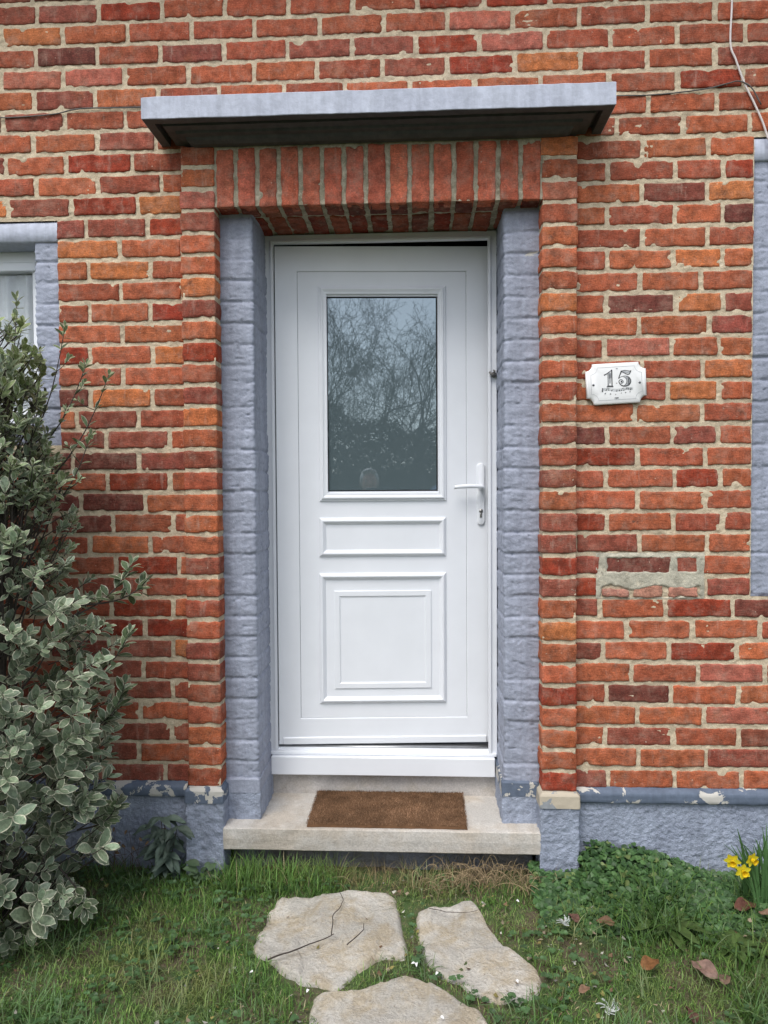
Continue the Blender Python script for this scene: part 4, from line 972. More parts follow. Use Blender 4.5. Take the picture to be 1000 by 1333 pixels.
# daffodils
def daff(r):
    g = np.random.default_rng(41); a = Acc()
    for i in range(46):
        az = g.normal(0, .9); L = g.uniform(.15, .30); q = np.linspace(0, 1, 8); x0_ = g.normal(.03, .035); y0_ = g.normal(0, .02)
        lx = math.sin(az)*.55*g.uniform(.3, 1)-.04; ly = -g.uniform(-.1, .2)
        Cx = np.stack([x0_+lx*L*q**1.7, y0_+ly*L*q**1.6, L*q*(1-.18*abs(lx)*q*2)], 1); wv = .0095*np.array([.6, .9, 1, 1, .95, .85, .6, .12])*g.uniform(.8, 1.1)
        tdir = np.array([math.cos(az*.5), math.sin(az*.5)*.4, 0]); V = np.concatenate([Cx-tdir*wv[:, None]/2, Cx+np.array([0, -.0014, 0])*1., Cx+tdir*wv[:, None]/2])
        a.add(V.reshape(3, 8, 3).reshape(-1, 3), gridF(3, 8), np.array((.075, .160, .055))*g.uniform(.7, 1.4))
    a.build('leaves', attr_mat('daffodil_leaf', .4, .1, 40, .45, .15), r)
    YEL = attr_mat('daffodil_petal', .5, .08, 60, .3, .3)
    for k, (fx, fz, az, sc_) in enumerate([(-.098, .196, -.3, 1.), (-.036, .202, .35, .95), (-.064, .162, .0, 1.)]):
        s = Acc(); q = np.linspace(0, 1, 9)[:, None]; P = np.array([-.02, 0, .02])*(1-q)**2+2*np.array([-.03+.2*fx, -.02, .19])*q*(1-q)+np.array([fx, -.055, fz+.004])*q*q
        tube(s, P, .0024, 7, (.05, .11, .035), cap=False); st = s.build('flower_stem', attr_mat('stem_green', .45, .1), r)
        fw = Acc(); c0 = np.array([fx, -.06, fz]); f = np.array([math.sin(az), -math.cos(az), -.12+.1*(k == 2)]); f /= np.linalg.norm(f); ref = np.cross(f, (0, 0, 1.)); ref /= np.linalg.norm(ref)
        for j in range(6):
            o_ = rot_about(ref, f, j*math.pi/3+.2*k); leaf(fw, c0-f*.002+o_*.003, o_+f*.15, f, .025*sc_, .017*sc_, (.85, .74, .04), -.1, .15, 'oval', 6)
        fw.build('petals', YEL, st)
        tp = Acc(); V = []; nn = 16
        for (h, rr) in ((0, .004), (.004, .0065), (.012, .0075), (.018, .0085), (.021, .0115), (.0195, .0110), (.010, .0060), (.004, .002)):
            for j in range(nn+1):
                o_ = rot_about(ref, f, j*2*math.pi/nn); V.append(c0+f*h*sc_+o_*rr*sc_*(1+.10*math.sin(j*5)*(rr > .009)))
        tp.add(V, gridF(8, nn+1), (.86, .62, .015)); tp.build('trumpet', YEL, st)
plant('daffodil', (1.13, -.20, 0), 'clump of daffodils with three yellow flowers at the right edge', 'daffodils', daff)

# ---- fallen leaves, twigs, petals
DEAD = attr_mat('dead_leaf', .65, .3, 70, .3, .1, .5)
FL = [(.669, -.571, .075, .6, (.28, .13, .05), 'curled orange brown leaf in the grass right of the tapering stone'), (.815, -.59, .085, 2.2, (.30, .19, .15), 'largest pinkish fallen leaf, bottom right of the lawn'),
 (.860, -.625, .055, 1.1, (.26, .17, .12), 'smaller crumpled leaf touching the largest pinkish leaf'), (.493, -.350, .055, 1.9, (.17, .085, .065), 'dark reddish leaf beside the white curl of lichen'), (.590, -.372, .055, 2.9, (.20, .105, .06), 'small dark brown leaf below the ivy edge'),
 (1.075, -.265, .085, .3, (.16, .065, .045), 'long dark red leaf under the daffodil blades'), (1.13, -.31, .06, 2.6, (.25, .15, .10), 'tan folded leaf at the foot of the daffodils'), (.452, -.690, .040, .5, (.32, .19, .12), 'small tan leaf near the bottom right of the tapering stone'),
 (.715, -.77, .06, 1.4, (.14, .07, .05), 'dark leaf cut by the bottom edge of the photo')]
for i, (x, y, L, az, c, lb) in enumerate(FL):
    g = np.random.default_rng(60+i); a = Acc(); leaf(a, (-L/2*math.cos(az), -L/2*math.sin(az), 0), (math.cos(az), math.sin(az), .25), (g.normal(0, .3), -.4, 1), L, L*.56, np.array(c)*.7, .30, .35, 'oval', 12, wav=.13)
    o = a.build('fallen_leaf', DEAD); o.location = (x, y, ground_h(x, y)+.040); tag(o, lb, 'fallen leaf', 'fallen leaves on the lawn')
TW = plain('dark_twig_bark', (.045, .032, .026), .85, .3, 80)
for i, (P, rad, lb) in enumerate([([(-.455, -.585), (-.40, -.555), (-.34, -.50), (-.275, -.45)], .0026, 'thickest dark twig curving over the left stone towards its lower edge'), ([(-.285, -.455), (-.290, -.37), (-.275, -.30), (-.265, -.26), (-.285, -.22)], .0018, 'thin bent twig rising from the thick twig on the left stone'),
        ([(-.225, -.505), (-.20, -.46), (-.185, -.42), (-.183, -.39)], .0018, 'short straight twig in the middle of the left stone'), ([(.03, -.30), (.08, -.325), (.14, -.315), (.19, -.30)], .0012, 'hair thin twig lying on the tapering right stone')]):
    P = np.array(P); t_ = np.linspace(0, len(P)-1, 16); X = np.interp(t_, range(len(P)), P[:, 0]); Y = np.interp(t_, range(len(P)), P[:, 1])
    a = Acc(); tube(a, np.stack([X+vn(t_*1.5, i, 1)*.004, Y, .036+.004*np.sin(t_*2)+0*X], 1), rad*np.linspace(1, .55, 16), 7)
    tag(a.build('twig', TW, loc=(P[0][0], P[0][1], .03)), lb, 'twig', 'twigs lying on the stones')
LICH = plain('white_lichen', (.55, .58, .56), .9, .15, 80)
for i, (x, y, s, lb) in enumerate([(.503, -.745, 1., 'white branching lichen tuft at the bottom edge of the lawn'), (.455, -.375, .8, 'feathery white lichen sprig in front of the ivy')]):
    g = np.random.default_rng(80+i); a = Acc()
    for k in range(26):
        az = g.uniform(0, 6.28); L = g.uniform(.015, .035)*s; q = np.linspace(0, 1, 5); tube(a, np.stack([np.cos(az+q)*L*q, np.sin(az+q)*L*q, .012*q*g.uniform(.2, 1.5)], 1), .0011, 5, cap=False)
    o = a.build('lichen', LICH); o.location = (x, y, ground_h(x, y)+.035); tag(o, lb, 'lichen')
PET = plain('white_petal', (.75, .75, .74), .6, .1)
for i, (x, y, lb) in enumerate([(-.488, -.641, 'white petal in the grass left of the left stone'), (-.316, -.709, 'white petal at the corner of the nearest stone'), (.048, -.622, 'white petal in the joint between the three stones'), (.323, -.24, 'white petal above the right tip of the tapering stone'), (-.02, -.585, 'crumpled white petal at the meeting of the stones'), (.27, -.645, 'white petal on the lower corner of the tapering stone'), (.05, -.80, 'white petal lying on the nearest stone')]):
    g = np.random.default_rng(95+i); a = Acc(); az = g.uniform(0, 6); leaf(a, (0, 0, 0), (math.cos(az), math.sin(az), .2), (0, -.2, 1), .010, .008, (1, 1, 1), .5, .6, 'oval', 6)
    if i in (4,): leaf(a, (.004, .003, 0), (math.sin(az), math.cos(az), .4), (0, -.4, 1), .012, .009, (1, 1, 1), .7, .8, 'oval', 6)
    o = a.build('petal', PET); o.location = (x, y, .036); tag(o, lb, 'petal', 'white petals fallen around the stones')

# ================================================================== DOORMAT
a = Acc(); MX0, MX1, MY0, MY1 = -.425, .172, -.036, .262; CX, CY = (MX0+MX1)/2, (MY0+MY1)/2
xs = np.linspace(MX0, MX1, 130); ys = np.linspace(MY0, MY1, 66); X, Y = np.meshgrid(xs, ys, indexing='ij')
e = np.minimum(np.minimum(X-MX0, MX1-X), np.minimum(Y-MY0, MY1-Y)); Z = np.where(e < .0005, 0, .014)+vn(X/.008, Y/.008, 5)*.001
X2 = X+vn(Y/.05, X/.3, 6)*.002*(e < .01)
a.add(np.stack([X2, Y, SZ+.001+Z], -1).reshape(-1, 3), gridF(130, 66), (.12, .065, .035))
g = np.random.default_rng(44); n = 26000; fx = g.uniform(MX0-.002, MX1+.002, n); fy = g.uniform(MY0-.002, MY1+.002, n); az = g.uniform(0, 6.28, n); L = g.uniform(.004, .009, n); wd = .0008; ln = g.normal(0, .5, n)
bb = np.stack([fx, fy, np.full(n, SZ+.013)], 1); tp = bb+np.stack([np.cos(az)*L*np.abs(ln), np.sin(az)*L*np.abs(ln), L], 1); pw_ = np.stack([-np.sin(az), np.cos(az), az*0], 1)*wd
V = np.stack([bb-pw_, bb+pw_, tp], 1).reshape(-1, 3); i3 = np.arange(n)*3; F = np.stack([i3, i3+1, i3+2, i3+2], 1)
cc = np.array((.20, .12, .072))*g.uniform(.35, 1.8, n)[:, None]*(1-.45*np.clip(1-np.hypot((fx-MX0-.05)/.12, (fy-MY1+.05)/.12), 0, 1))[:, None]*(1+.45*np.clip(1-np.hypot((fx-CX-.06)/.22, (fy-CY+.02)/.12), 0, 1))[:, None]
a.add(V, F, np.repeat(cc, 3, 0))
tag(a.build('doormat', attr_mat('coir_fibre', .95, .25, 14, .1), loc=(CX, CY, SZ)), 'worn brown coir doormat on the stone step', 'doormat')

# ================================================================== NUMBER PLAQUE
pq = empty('house_number_plaque', (.712, -.006, CAM_Z+.383), (0, -R(2.6), 0)); tag(pq, 'white enamel house number plaque reading 15 on the brick wall', 'house sign')
ENAM = plain('white_enamel', (.80, .80, .80), .22, .03, 8, spec=.5); INK = plain('black_ink', (.02, .02, .022), .4, .1); GREY = plain('grey_ink', (.36, .37, .39), .4, .25, 300)
def shield(hw, hh, r, n=8):
    P = []
    for cx_, cz_, a0 in ((-hw, -hh, 90), (hw, -hh, 180), (hw, hh, 270), (-hw, hh, 0)):
        t_ = [R(a0-90*k/(n-1)) for k in range(n)]
        P += [(cx_+r*math.cos(q), cz_+r*math.sin(q)) for q in (t_)]
    return np.array(P)
a = Acc(); V = []; HW, HH = .1075, .0735
for r_, sc_, y in ((.025, 1., 0), (.025, 1., -.006), (.0245, .985, -.0085), (.024, .93, -.0105), (.023, .90, -.0115), (.018, .6, -.0135), (.01, .25, -.0142), (.004, .02, -.0143)):
    V += [(x_, y, z_) for x_, z_ in shield(HW*sc_, HH*sc_ if sc_ > .9 else HH*sc_, r_*sc_)]
nn = 32; F = [[k*nn+i, k*nn+(i+1) % nn, (k+1)*nn+(i+1) % nn, (k+1)*nn+i] for k in range(7) for i in range(nn)]
a.add(V, F); a.build('plate', ENAM, pq)
s_ = .000158
def Pm(pts):
    P = np.array(pts, float); x = (P[:, 0]-483)*s_; z = -(P[:, 1]-375)*s_; cs_, sn = math.cos(R(1.2)), math.sin(R(1.2)); return np.stack([x*cs_+z*sn, -x*sn+z*cs_], 1)
def curve(pts, n=24):
    P = np.array(pts, float); m_ = len(P); out = []
    Q = np.concatenate([[2*P[0]-P[1]], P, [2*P[-1]-P[-2]]])
    for i in range(m_-1):
        p0, p1, p2, p3 = Q[i:i+4]
        for t_ in np.linspace(0, 1, 6, endpoint=(i == m_-2)): out.append(.5*((2*p1)+(-p0+p2)*t_+(2*p0-5*p1+4*p2-p3)*t_**2+(-p0+3*p1-3*p2+p3)*t_**3))
    return np.array(out)
BY = -.0136
k1 = Acc(); k2 = Acc()
def ink(pts, w_, cur=False, base=BY, acc=None, h=.0012): ribbon(acc or k1, Pm(curve(pts) if cur else pts), np.asarray(w_)*s_, h, base)
# figure 1
ink([(290, 150), (290, 435)], 14); ink([(378, 68), (378, 435)], 22); ink([(205, 182), (245, 165), (300, 130), (350, 95), (382, 68)], [22, 20, 16, 14, 16]); ink([(205, 172), (222, 192)], 18)
ink([(258, 452), (408, 452)], 20); ink([(270, 430), (400, 430)], 10); ink([(333, 130), (333, 430)], 60, acc=k2, h=.0006)
for q in range(11): ink([(318, 165+q*20), (348, 165+q*20)], 9)
# figure 5
ink([(598, 95), (575, 150), (548, 215), (528, 275)], [26, 22, 18, 20], True); ink([(595, 105), (650, 90), (720, 98), (780, 108), (812, 96)], 10, True); ink([(600, 118), (660, 150), (720, 178), (770, 172), (812, 100)], [10, 12, 16, 18, 12], True)
ink([(620, 112), (680, 128), (740, 140), (790, 125)], 30, True, acc=k2, h=.0006)
ink([(532, 272), (570, 240), (630, 222), (700, 222), (760, 250), (798, 310), (795, 370), (755, 425), (690, 448), (620, 442), (565, 405), (535, 350), (550, 310), (590, 300), (625, 325), (628, 360), (598, 385), (570, 370)], [12, 10, 10, 12, 14, 18, 18, 18, 20, 24, 20, 18, 16, 14, 14, 14, 12, 10], True)
ink([(640, 235), (690, 270), (712, 330), (700, 390), (655, 440)], [8, 10, 12, 14, 14], True); ink([(690, 240), (745, 290), (758, 340), (740, 400), (690, 440)], [30, 62, 70, 60, 20], True, acc=k2, h=.0006)
ink([(575, 335), (598, 345), (590, 362)], 30, True)
for q in range(9): ink([(735, 262+q*18), (772, 268+q*18)], 7)
# stave with a clef and notes, the spaced letters beneath, the maker's mark
arc = lambda x: 505+28*math.exp(-((x-480)/140)**2)-10*(x-480)/330*0
for o_ in (-26, -13, 0, 13, 26): ink([(x, arc(x)+o_) for x in range(150, 861, 30)], 3, base=BY+.0004, acc=k2)
ink([(158, 478), (170, 500), (150, 525), (165, 545), (158, 560), (148, 548)], 14, True)
for x, hgt, up_ in ((245, 40, 1), (370, 38, 1), (478, 44, 1), (590, 40, 1), (690, 38, 1), (785, 44, 1), (300, 34, 1), (540, 34, 1), (640, 36, 1), (740, 32, 1)):
    zc = arc(x)+16+((x*7) % 23)-8; ink([(x-10, zc+4), (x+10, zc-4)], 16); ink([(x+9, zc), (x+9, zc-hgt)], 5)
ink([(254, 500), (309, 488)], 8); ink([(599, 500), (649, 488)], 8); ink([(690, 500), (740, 488)], 8)
def glyph(ch, x, z, s):
    S = dict(P=[[(0, 0), (0, 10)], [(0, 0), (5, 0), (6, 3), (5, 5), (0, 5)]], a=[[(6, 4), (3, 3), (0, 6), (2, 10), (6, 8)], [(6, 4), (6, 10)]], r=[[(1, 4), (1, 10)], [(1, 6), (3, 4), (5, 4)]], i=[[(2, 4), (2, 10)]], s=[[(5, 4), (2, 4), (1, 6), (5, 8), (4, 10), (0, 10)]], l=[[(2, 0), (2, 10)]], e=[[(0, 7), (5, 7), (4, 4), (1, 4), (0, 7), (2, 10), (5, 9)]], n=[[(0, 4), (0, 10)], [(0, 5), (3, 4), (5, 6), (5, 10)]], o=[[(3, 4), (0, 6), (2, 10), (5, 9), (5, 5), (3, 4)]], u=[[(0, 4), (0, 9), (3, 10), (5, 9)], [(5, 4), (5, 10)]])[ch]
    for st in S: ink([(x+px*s, z+pz*s) for px, pz in st], 5.5)
for ch, x, z in (('P', 215, 590), ('a', 330, 592), ('r', 450, 606), ('l', 575, 585), ('o', 672, 570), ('u', 770, 556)): glyph(ch, x, z, 3.4)
ink([(432, 708), (520, 704)], 12); ink([(470, 40), (515, 36)], 9, acc=k2)
k1.build('lettering', INK, pq, False); k2.build('shading', GREY, pq, False)
a = Acc(); B = shield(HW*.84, HH*.80, .024); B = np.concatenate([B, B[:1]]); ribbon(a, B, .0010, .0010, -.0117, closed=True); a.build('border_line', GREY, pq, False)
for sx_ in (-.0825, .0825):
    a = Acc(); ell(a, (sx_, -.0118, -.002), .0046, .0026, .0046, 14, 8); box(a, sx_-.0036, sx_+.0036, -.0150, -.0135, -.0026, -.0014, (.2, .2, .2)); a.build('screw', plain('dull_steel_screw', (.16, .165, .18), .4, .2, metal=.7), pq)

# ================================================================== CABLES
WHITE = plain('white_cable_sheath', (.68, .62, .60), .5, .08); GRYW = plain('grey_wire', (.10, .095, .09), .6, .2)
def interp(P, n=60):
    P = np.array(P, float); return curve(P)
a = Acc(); Z0 = CAM_Z
tube(a, interp([(1.118, -.010, Z0+2.35), (1.114, -.009, Z0+1.95), (1.113, -.009, Z0+1.728), (1.109, -.008, Z0+1.58), (1.128, -.009, Z0+1.52), (1.158, -.008, Z0+1.44), (1.192, -.008, Z0+1.37), (1.222, -.010, Z0+1.30), (1.245, -.010, Z0+1.235), (1.30, -.008, Z0+1.12), (1.36, -.006, Z0+1.05)]), .0036, 8)
tag(a.build('cable', WHITE, loc=(1.113, -.009, Z0+1.7)), 'white cable hanging down the bricks by the right window', 'cable')
a = Acc(); tube(a, interp([(-1.9, -.004, Z0+1.40), (-1.62, -.004, Z0+1.403), (-1.50, -.005, Z0+1.401), (-1.35, -.006, Z0+1.408), (-1.25, -.004, Z0+1.426), (-1.05, -.005, Z0+1.424), (-.6, -.004, Z0+1.423), (0, -.004, Z0+1.43), (.5, -.004, Z0+1.414), (.72, -.005, Z0+1.410), (.86, -.004, Z0+1.411), (1.02, -.005, Z0+1.424), (1.10, -.007, Z0+1.440), (1.14, -.010, Z0+1.445), (1.18, -.014, Z0+1.42), (1.215, -.013, Z0+1.36)]), .0024, 7)
tag(a.build('wire', GRYW, loc=(0, -.004, Z0+1.42)), 'thin dark wire running across the bricks behind the door hood', 'wire')

# ================================================================== BEHIND THE VIEWER (seen mirrored in the glass)
BK = plain('winter_bark', (.055, .047, .040), .9, .3, 9)
def tree(x, y, h, r0, sd, lb, spread=.5, depth=5):
    root = empty('bare_tree', (x, y, 0)); tag(root, lb, 'tree', 'bare winter trees across the lawn'); g = np.random.default_rng(sd); tr = Acc(); br = Acc()
    def grow(p, d, L, r, lev):
        n = 5 if lev > 1 else 4; P = [p]; dd = d.copy()
        for i in range(n):
            dd = dd+g.normal(0, .11+.03*lev, 3)+np.array([0, 0, .05]); dd /= np.linalg.norm(dd); P.append(P[-1]+dd*L/n)
        P = np.array(P); tube(tr if lev == 0 else br, P, np.maximum(np.linspace(r, r*.62, n+1), .0028), 7 if lev < 2 else 3, cap=False)
        if lev >= depth: return
        kids = 3 if lev < 5 else 2
        for k in range(kids+(lev == 0)*3):
            q = P[-1] if k == 0 else P[g.integers(2, n+1)]; ax = np.cross(dd, g.normal(size=3)); nd = rot_about(dd, ax, (g.uniform(.3, .85) if k else g.uniform(.1, .3))*(spread+.5)); grow(q, nd, L*g.uniform(.62, .82), r*(.62 if k == 0 else .45), lev+1)
    grow(np.zeros(3), np.array([0, 0, 1.]), h*.30, r0, 0)
    tr.build('trunk', BK, root); br.build('branches', BK, root)
tree(.55, -13.4, 7.0, .085, 3, 'bare many branched tree mirrored in the middle of the door glass', .38, 7)
tree(-1.3, -10.5, 8.0, .075, 8, 'bare tree whose twigs cross the top left of the door glass', .6, 7)
tree(2.3, -15.0, 6.5, .085, 14, 'bare tree mirrored at the right of the door glass', .45, 7)
tree(-.1, -14.6, 6.8, .06, 23, 'thinner bare tree mirrored just left of the middle of the door glass', .45, 7)
# hedge: twiggy mass that closes the garden
hg = Acc(); g = np.random.default_rng(70); n = 190000
x = g.uniform(-9, 10, n); top = 3.3+vn(x/1.1, 0, 3)*.5+vn(x/.3, 0, 4)*.25; z = g.uniform(0, 1, n)**1.5*top; y = -16.5+g.normal(0, .45, n)
az = g.uniform(0, 6.28, n); L = g.uniform(.08, .2, n); d = np.stack([np.cos(az), np.sin(az), g.normal(0, .5, n)], 1); p2 = np.stack([-np.sin(az), np.cos(az), g.normal(0, .4, n)], 1)
c0 = np.stack([x, y, z], 1); V = np.stack([c0-p2*.006, c0+d*L[:, None]*.5-p2*.028, c0+d*L[:, None], c0+d*L[:, None]*.5+p2*.028], 1).reshape(-1, 3)
hg.add(V, np.arange(n*4).reshape(-1, 4), np.repeat(np.array((.020, .034, .018))*g.uniform(.6, 1.4, n)[:, None], 4, 0))
box(hg, -9, 10, -16.7, -16.4, 0, 1.9, (.012, .02, .011))
tag(hg.build('hedge', attr_mat('hedge_leaf', .7, .1), loc=(1, -16.5, 0)), 'dark garden hedge behind the bare trees, seen in the door glass', 'hedge')
# ---- the photographer: one continuous remeshed body, clothes and hair as children
SKIN = plain('skin', (.52, .33, .25), .5, .06, 40); HAIR = plain('grey_hair', (.42, .41, .39), .6, .25, 90, bmp=.6); COAT = plain('dark_wool_coat', (.035, .042, .055), .9, .2, 80, bmp=.4); TROU = plain('dark_trousers', (.03, .032, .04), .9, .15, 80); SHOE = plain('black_shoe_leather', (.02, .018, .017), .4, .1)
pr = empty('person', (0, -3.0, 0)); tag(pr, 'grey haired person in a dark coat holding up a phone, mirrored in the door glass', 'person')
def voxel(o, size, sm=4):
    md = o.modifiers.new('remesh', 'REMESH'); md.mode = 'VOXEL'; md.voxel_size = size; md.use_smooth_shade = True
    if sm: s = o.modifiers.new('smooth', 'SMOOTH'); s.iterations = sm; s.factor = .5
    return o
def limb(a, P, r, n=14): tube(a, P, r, n)
hc = (-.01, .02, 1.515)                        # head centre, relative to the root
a = Acc()
ell(a, hc, .074, .092, .098, 24, 16); ell(a, (hc[0], hc[1]+.012, hc[2]-.045), .058, .074, .070, 20, 12)       # skull and jaw
ell(a, (hc[0], hc[1]+.098, hc[2]-.022), .013, .020, .020, 12, 8); tube(a, [(hc[0], hc[1]+.082, hc[2]+.012), (hc[0], hc[1]+.104, hc[2]-.026)], [.006, .012], 8)  # nose
for s in (-1, 1):
    ell(a, (hc[0]+s*.076, hc[1]-.002, hc[2]-.015), .009, .018, .030, 10, 8)                                   # ears
    ell(a, (hc[0]+s*.031, hc[1]+.079, hc[2]+.018), .020, .010, .007, 10, 8)                                   # brows
    ell(a, (hc[0]+s*.040, hc[1]+.062, hc[2]-.030), .020, .018, .018, 10, 8)                                   # cheeks
ell(a, (hc[0], hc[1]+.086, hc[2]-.060), .022, .008, .005, 10, 6); ell(a, (hc[0], hc[1]+.084, hc[2]-.068), .018, .008, .005, 10, 6)
tube(a, [(hc[0], hc[1]-.02, 1.45), (-.005, -.03, 1.36), (0, -.04, 1.30)], [.052, .055, .085], 14)
ell(a, (0, -.04, 1.20), .165, .105, .17, 20, 12); ell(a, (0, -.03, 1.0), .145, .10, .18, 20, 12); ell(a, (0, -.03, .86), .165, .115, .12, 20, 12)
for s in (-1, 1):
    sh_, el_, wr_ = (s*.175, -.04, 1.315), (s*.235, .06, 1.09), (s*.072, .235, 1.325)
    limb(a, [(s*.08, -.04, 1.32), sh_], [.06, .058]); limb(a, [sh_, tuple((np.array(sh_)+el_)/2), el_], [.056, .048, .040]); limb(a, [el_, tuple((np.array(el_)*.6+np.array(wr_)*.4)), wr_], [.040, .037, .026])
    palm = np.array((s*.056, .262, 1.352)); ell(a, palm, .018, .030, .042, 12, 8)
    for f, (dz, L) in enumerate(((.030, .062), (.010, .070), (-.010, .066), (-.028, .052))):                  # four fingers wrap the back of the phone
        p0 = palm+np.array((0, .012, dz)); p1 = np.array((s*.046, .288, 1.352+dz*1.05)); p2 = p1+np.array((-s*L*.34, .010, .003)); p3 = p2+np.array((-s*L*.30, -.001, .004))
        p3[1] = min(p3[1], .294); p2[1] = min(p2[1], .295)
        if s > 0 or dz < .02: tube(a, [p0, p1, p2, p3], [.0095, .0088, .0080, .0065], 8)
        else: tube(a, [p0, p1, p1+np.array((0, -.008, .016))], [.0095, .0085, .007], 8)
    tube(a, [palm+np.array((0, -.012, -.01)), palm+np.array((-s*.008, -.020, .022)), palm+np.array((-s*.022, -.016, .046))], [.0125, .0105, .0080], 8)   # thumb on the screen side
    hip, kn, an = (s*.088, -.03, .84), (s*.10, -.01, .46), (s*.105, -.04, .08)
    limb(a, [hip, tuple((np.array(hip)+kn)/2), kn, tuple(np.array(kn)*.65+np.array(an)*.35), an], [.088, .072, .055, .052, .036])
    ell(a, (s*.108, .03, .045), .042, .125, .035, 14, 8)
body = voxel(a.build('body', SKIN, pr), .0055, 2)
a = Acc(); ell(a, (hc[0], hc[1]-.014, hc[2]+.014), .082, .096, .098, 24, 16)
for s in (-1, 1): ell(a, (hc[0]+s*.070, hc[1]+.01, hc[2]+.005), .014, .035, .045, 12, 8)
tube(a, [(hc[0]-.06, hc[1]+.055, hc[2]+.075), (hc[0], hc[1]+.078, hc[2]+.092), (hc[0]+.055, hc[1]+.06, hc[2]+.078)], .016, 8)
voxel(a.build('hair', HAIR, pr), .007, 3)
for s in (-1, 1):
    a = Acc(); ell(a, (hc[0]+s*.031, hc[1]+.080, hc[2]+.002), .012, .008, .0065, 12, 8); a.build('eye', plain('eye_white', (.6, .6, .58), .2), pr)
a = Acc(); ell(a, (0, -.04, 1.20), .190, .130, .185, 20, 12); ell(a, (0, -.03, 1.0), .172, .125, .20, 20, 12); ell(a, (0, -.03, .84), .190, .14, .15, 20, 12); tube(a, [(0, -.035, 1.30), (-.003, -.03, 1.40)], [.10, .072], 14)
for s in (-1, 1):
    limb(a, [(s*.08, -.04, 1.32), (s*.175, -.04, 1.318)], [.075, .075]); limb(a, [(s*.178, -.04, 1.315), (s*.205, .01, 1.2), (s*.238, .06, 1.09)], [.074, .064, .056]); limb(a, [(s*.238, .06, 1.09), (s*.165, .135, 1.19), (s*.088, .215, 1.305)], [.056, .050, .040])
voxel(a.build('coat', COAT, pr), .009, 3)
a = Acc()
for s in (-1, 1): limb(a, [(s*.085, -.03, .86), (s*.095, -.02, .64), (s*.10, -.01, .46), (s*.103, -.02, .28), (s*.106, -.04, .09)], [.105, .088, .070, .066, .060])
voxel(a.build('trousers', TROU, pr), .010, 3)
for s in (-1, 1):
    a = Acc(); ell(a, (s*.108, .035, .055), .050, .140, .045, 16, 10); box(a, s*.108-.045, s*.108+.045, -.095, .160, .004, .025); voxel(a.build('shoe', SHOE, pr), .008, 2)
for o in pr.children: pass
ph = Acc(); bbox(ph, -.054, .024, .2830, .2915, 1.300, 1.4595, .0025)
po = ph.build('mobile_phone', plain('dark_glass_phone', (.03, .03, .035), .15, .05), loc=(-.015, .287, 1.38)); po.location = (-.015, -3.0+.287, 1.38)
tag(po, 'dark mobile phone held up in both hands in front of the grey haired person', 'phone')
# ---- blue car parked behind
CARP = plain('blue_car_paint', (.045, .10, .24), .25, .04, 6, spec=.6); CGL = plain('car_glass', (.03, .035, .04), .05, .05); TYRE = plain('tyre_rubber', (.02, .02, .02), .85, .1); CHR = plain('wheel_alloy', (.5, .5, .5), .3, .1, metal=.9)
car = empty('parked_car', (1.75, -7.2, 0)); tag(car, 'tall blue car parked on the lawn side, mirrored low in the door glass', 'car')
st = [(-2.05, .35, .62, .66, .60), (-1.98, .26, .78, .80, .76), (-1.60, .24, .90, .94, .86), (-1.05, .24, .98, 1.04, .88), (-.45, .24, 1.02, 1.52, .89), (-.15, .24, 1.03, 1.72, .89), (.4, .24, 1.04, 1.79, .89), (1.1, .24, 1.05, 1.78, .89), (1.7, .24, 1.05, 1.70, .88), (1.92, .26, 1.04, 1.30, .85), (2.02, .36, .80, .84, .78)]
a = Acc(); V = []; q = np.linspace(0, len(st)-1, 70)
S_ = np.array(st); S_ = np.stack([np.interp(q, range(len(st)), S_[:, k]) for k in range(5)], 1)
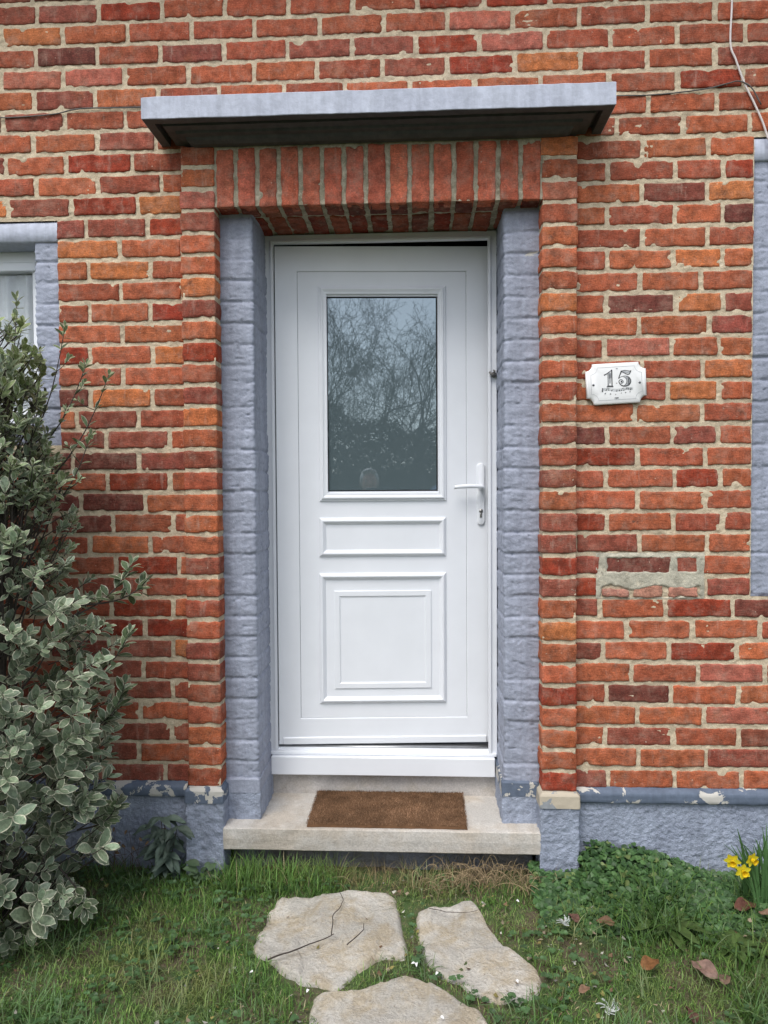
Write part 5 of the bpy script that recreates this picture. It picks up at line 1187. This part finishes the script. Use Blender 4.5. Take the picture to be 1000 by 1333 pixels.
for x_, zb, zbelt, zr, hw in S_:
    tw_ = hw-.16*min(1, max(0, (zr-zbelt)/.6)); c_ = .05
    for y_, z_ in ((-hw*.9, zb), (-hw, zb+.12), (-hw-.01, (zb+zbelt)/2), (-hw+.01, zbelt), (-tw_-.01, zr-c_*1.3), (-tw_+.07, zr-.012), (0, zr+.02), (tw_-.07, zr-.012), (tw_+.01, zr-c_*1.3), (hw-.01, zbelt), (hw+.01, (zb+zbelt)/2), (hw, zb+.12), (hw*.9, zb)): V.append((x_, y_, z_))
a.add(V, gridF(70, 13)); n0 = 13
F = [[0, 12, 11, 1], [1, 11, 10, 2], [2, 10, 9, 3], [3, 9, 8, 4], [4, 8, 7, 5]]; V = np.array(V); a.add(V[:13], F); a.add(V[-13:], F)
cb = a.build('body', CARP, car)
def side_glass(x0, x1, x2, x3, s):
    a = Acc(); pts = []
    for x_, t_ in ((x0, 0), (x1, 0), (x2, 1), (x3, 1)):
        zb = 1.05 if not t_ else 1.66; hw = .885 if not t_ else .755; pts.append((x_, s*(hw+.004), zb))
    pts2 = [(p[0], p[1]-s*.012, p[2]) for p in pts]; a.add(pts+pts2, [[0, 1, 2, 3], [0, 1, 5, 4], [1, 2, 6, 5], [2, 3, 7, 6], [3, 0, 4, 7]]); a.build('side_window', CGL, car, False)
for s in (-1, 1):
    side_glass(-.55, .25, .22, -.10, s); side_glass(.32, 1.05, 1.0, .30, s); side_glass(1.12, 1.72, 1.55, 1.08, s)
    for wx in (-1.3, 1.3):
        a = Acc(); tube(a, [(wx, s*.70, .31), (wx, s*.72, .31), (wx, s*.88, .31), (wx, s*.90, .31)], [.29, .31, .31, .29], 28); ty = a.build('wheel', TYRE, car)
        a = Acc(); tube(a, [(wx, s*.895, .31), (wx, s*.912, .31)], [.20, .17], 24); a.build('rim', CHR, ty)
    a = Acc(); ell(a, (-1.93, s*.58, .68), .08, .16, .07, 14, 8); a.build('headlight', plain('headlight_glass', (.6, .62, .65), .1), car)
a = Acc(); a.add([(-1.05, -.74, 1.055), (-1.05, .74, 1.055), (-.24, .66, 1.66), (-.24, -.66, 1.66), (-1.0, -.74, 1.0), (-1.0, .74, 1.0), (-.2, .66, 1.6), (-.2, -.66, 1.6)], [[0, 1, 2, 3], [0, 1, 5, 4], [1, 2, 6, 5], [2, 3, 7, 6], [3, 0, 4, 7]]); a.build('windscreen', CGL, car, False)
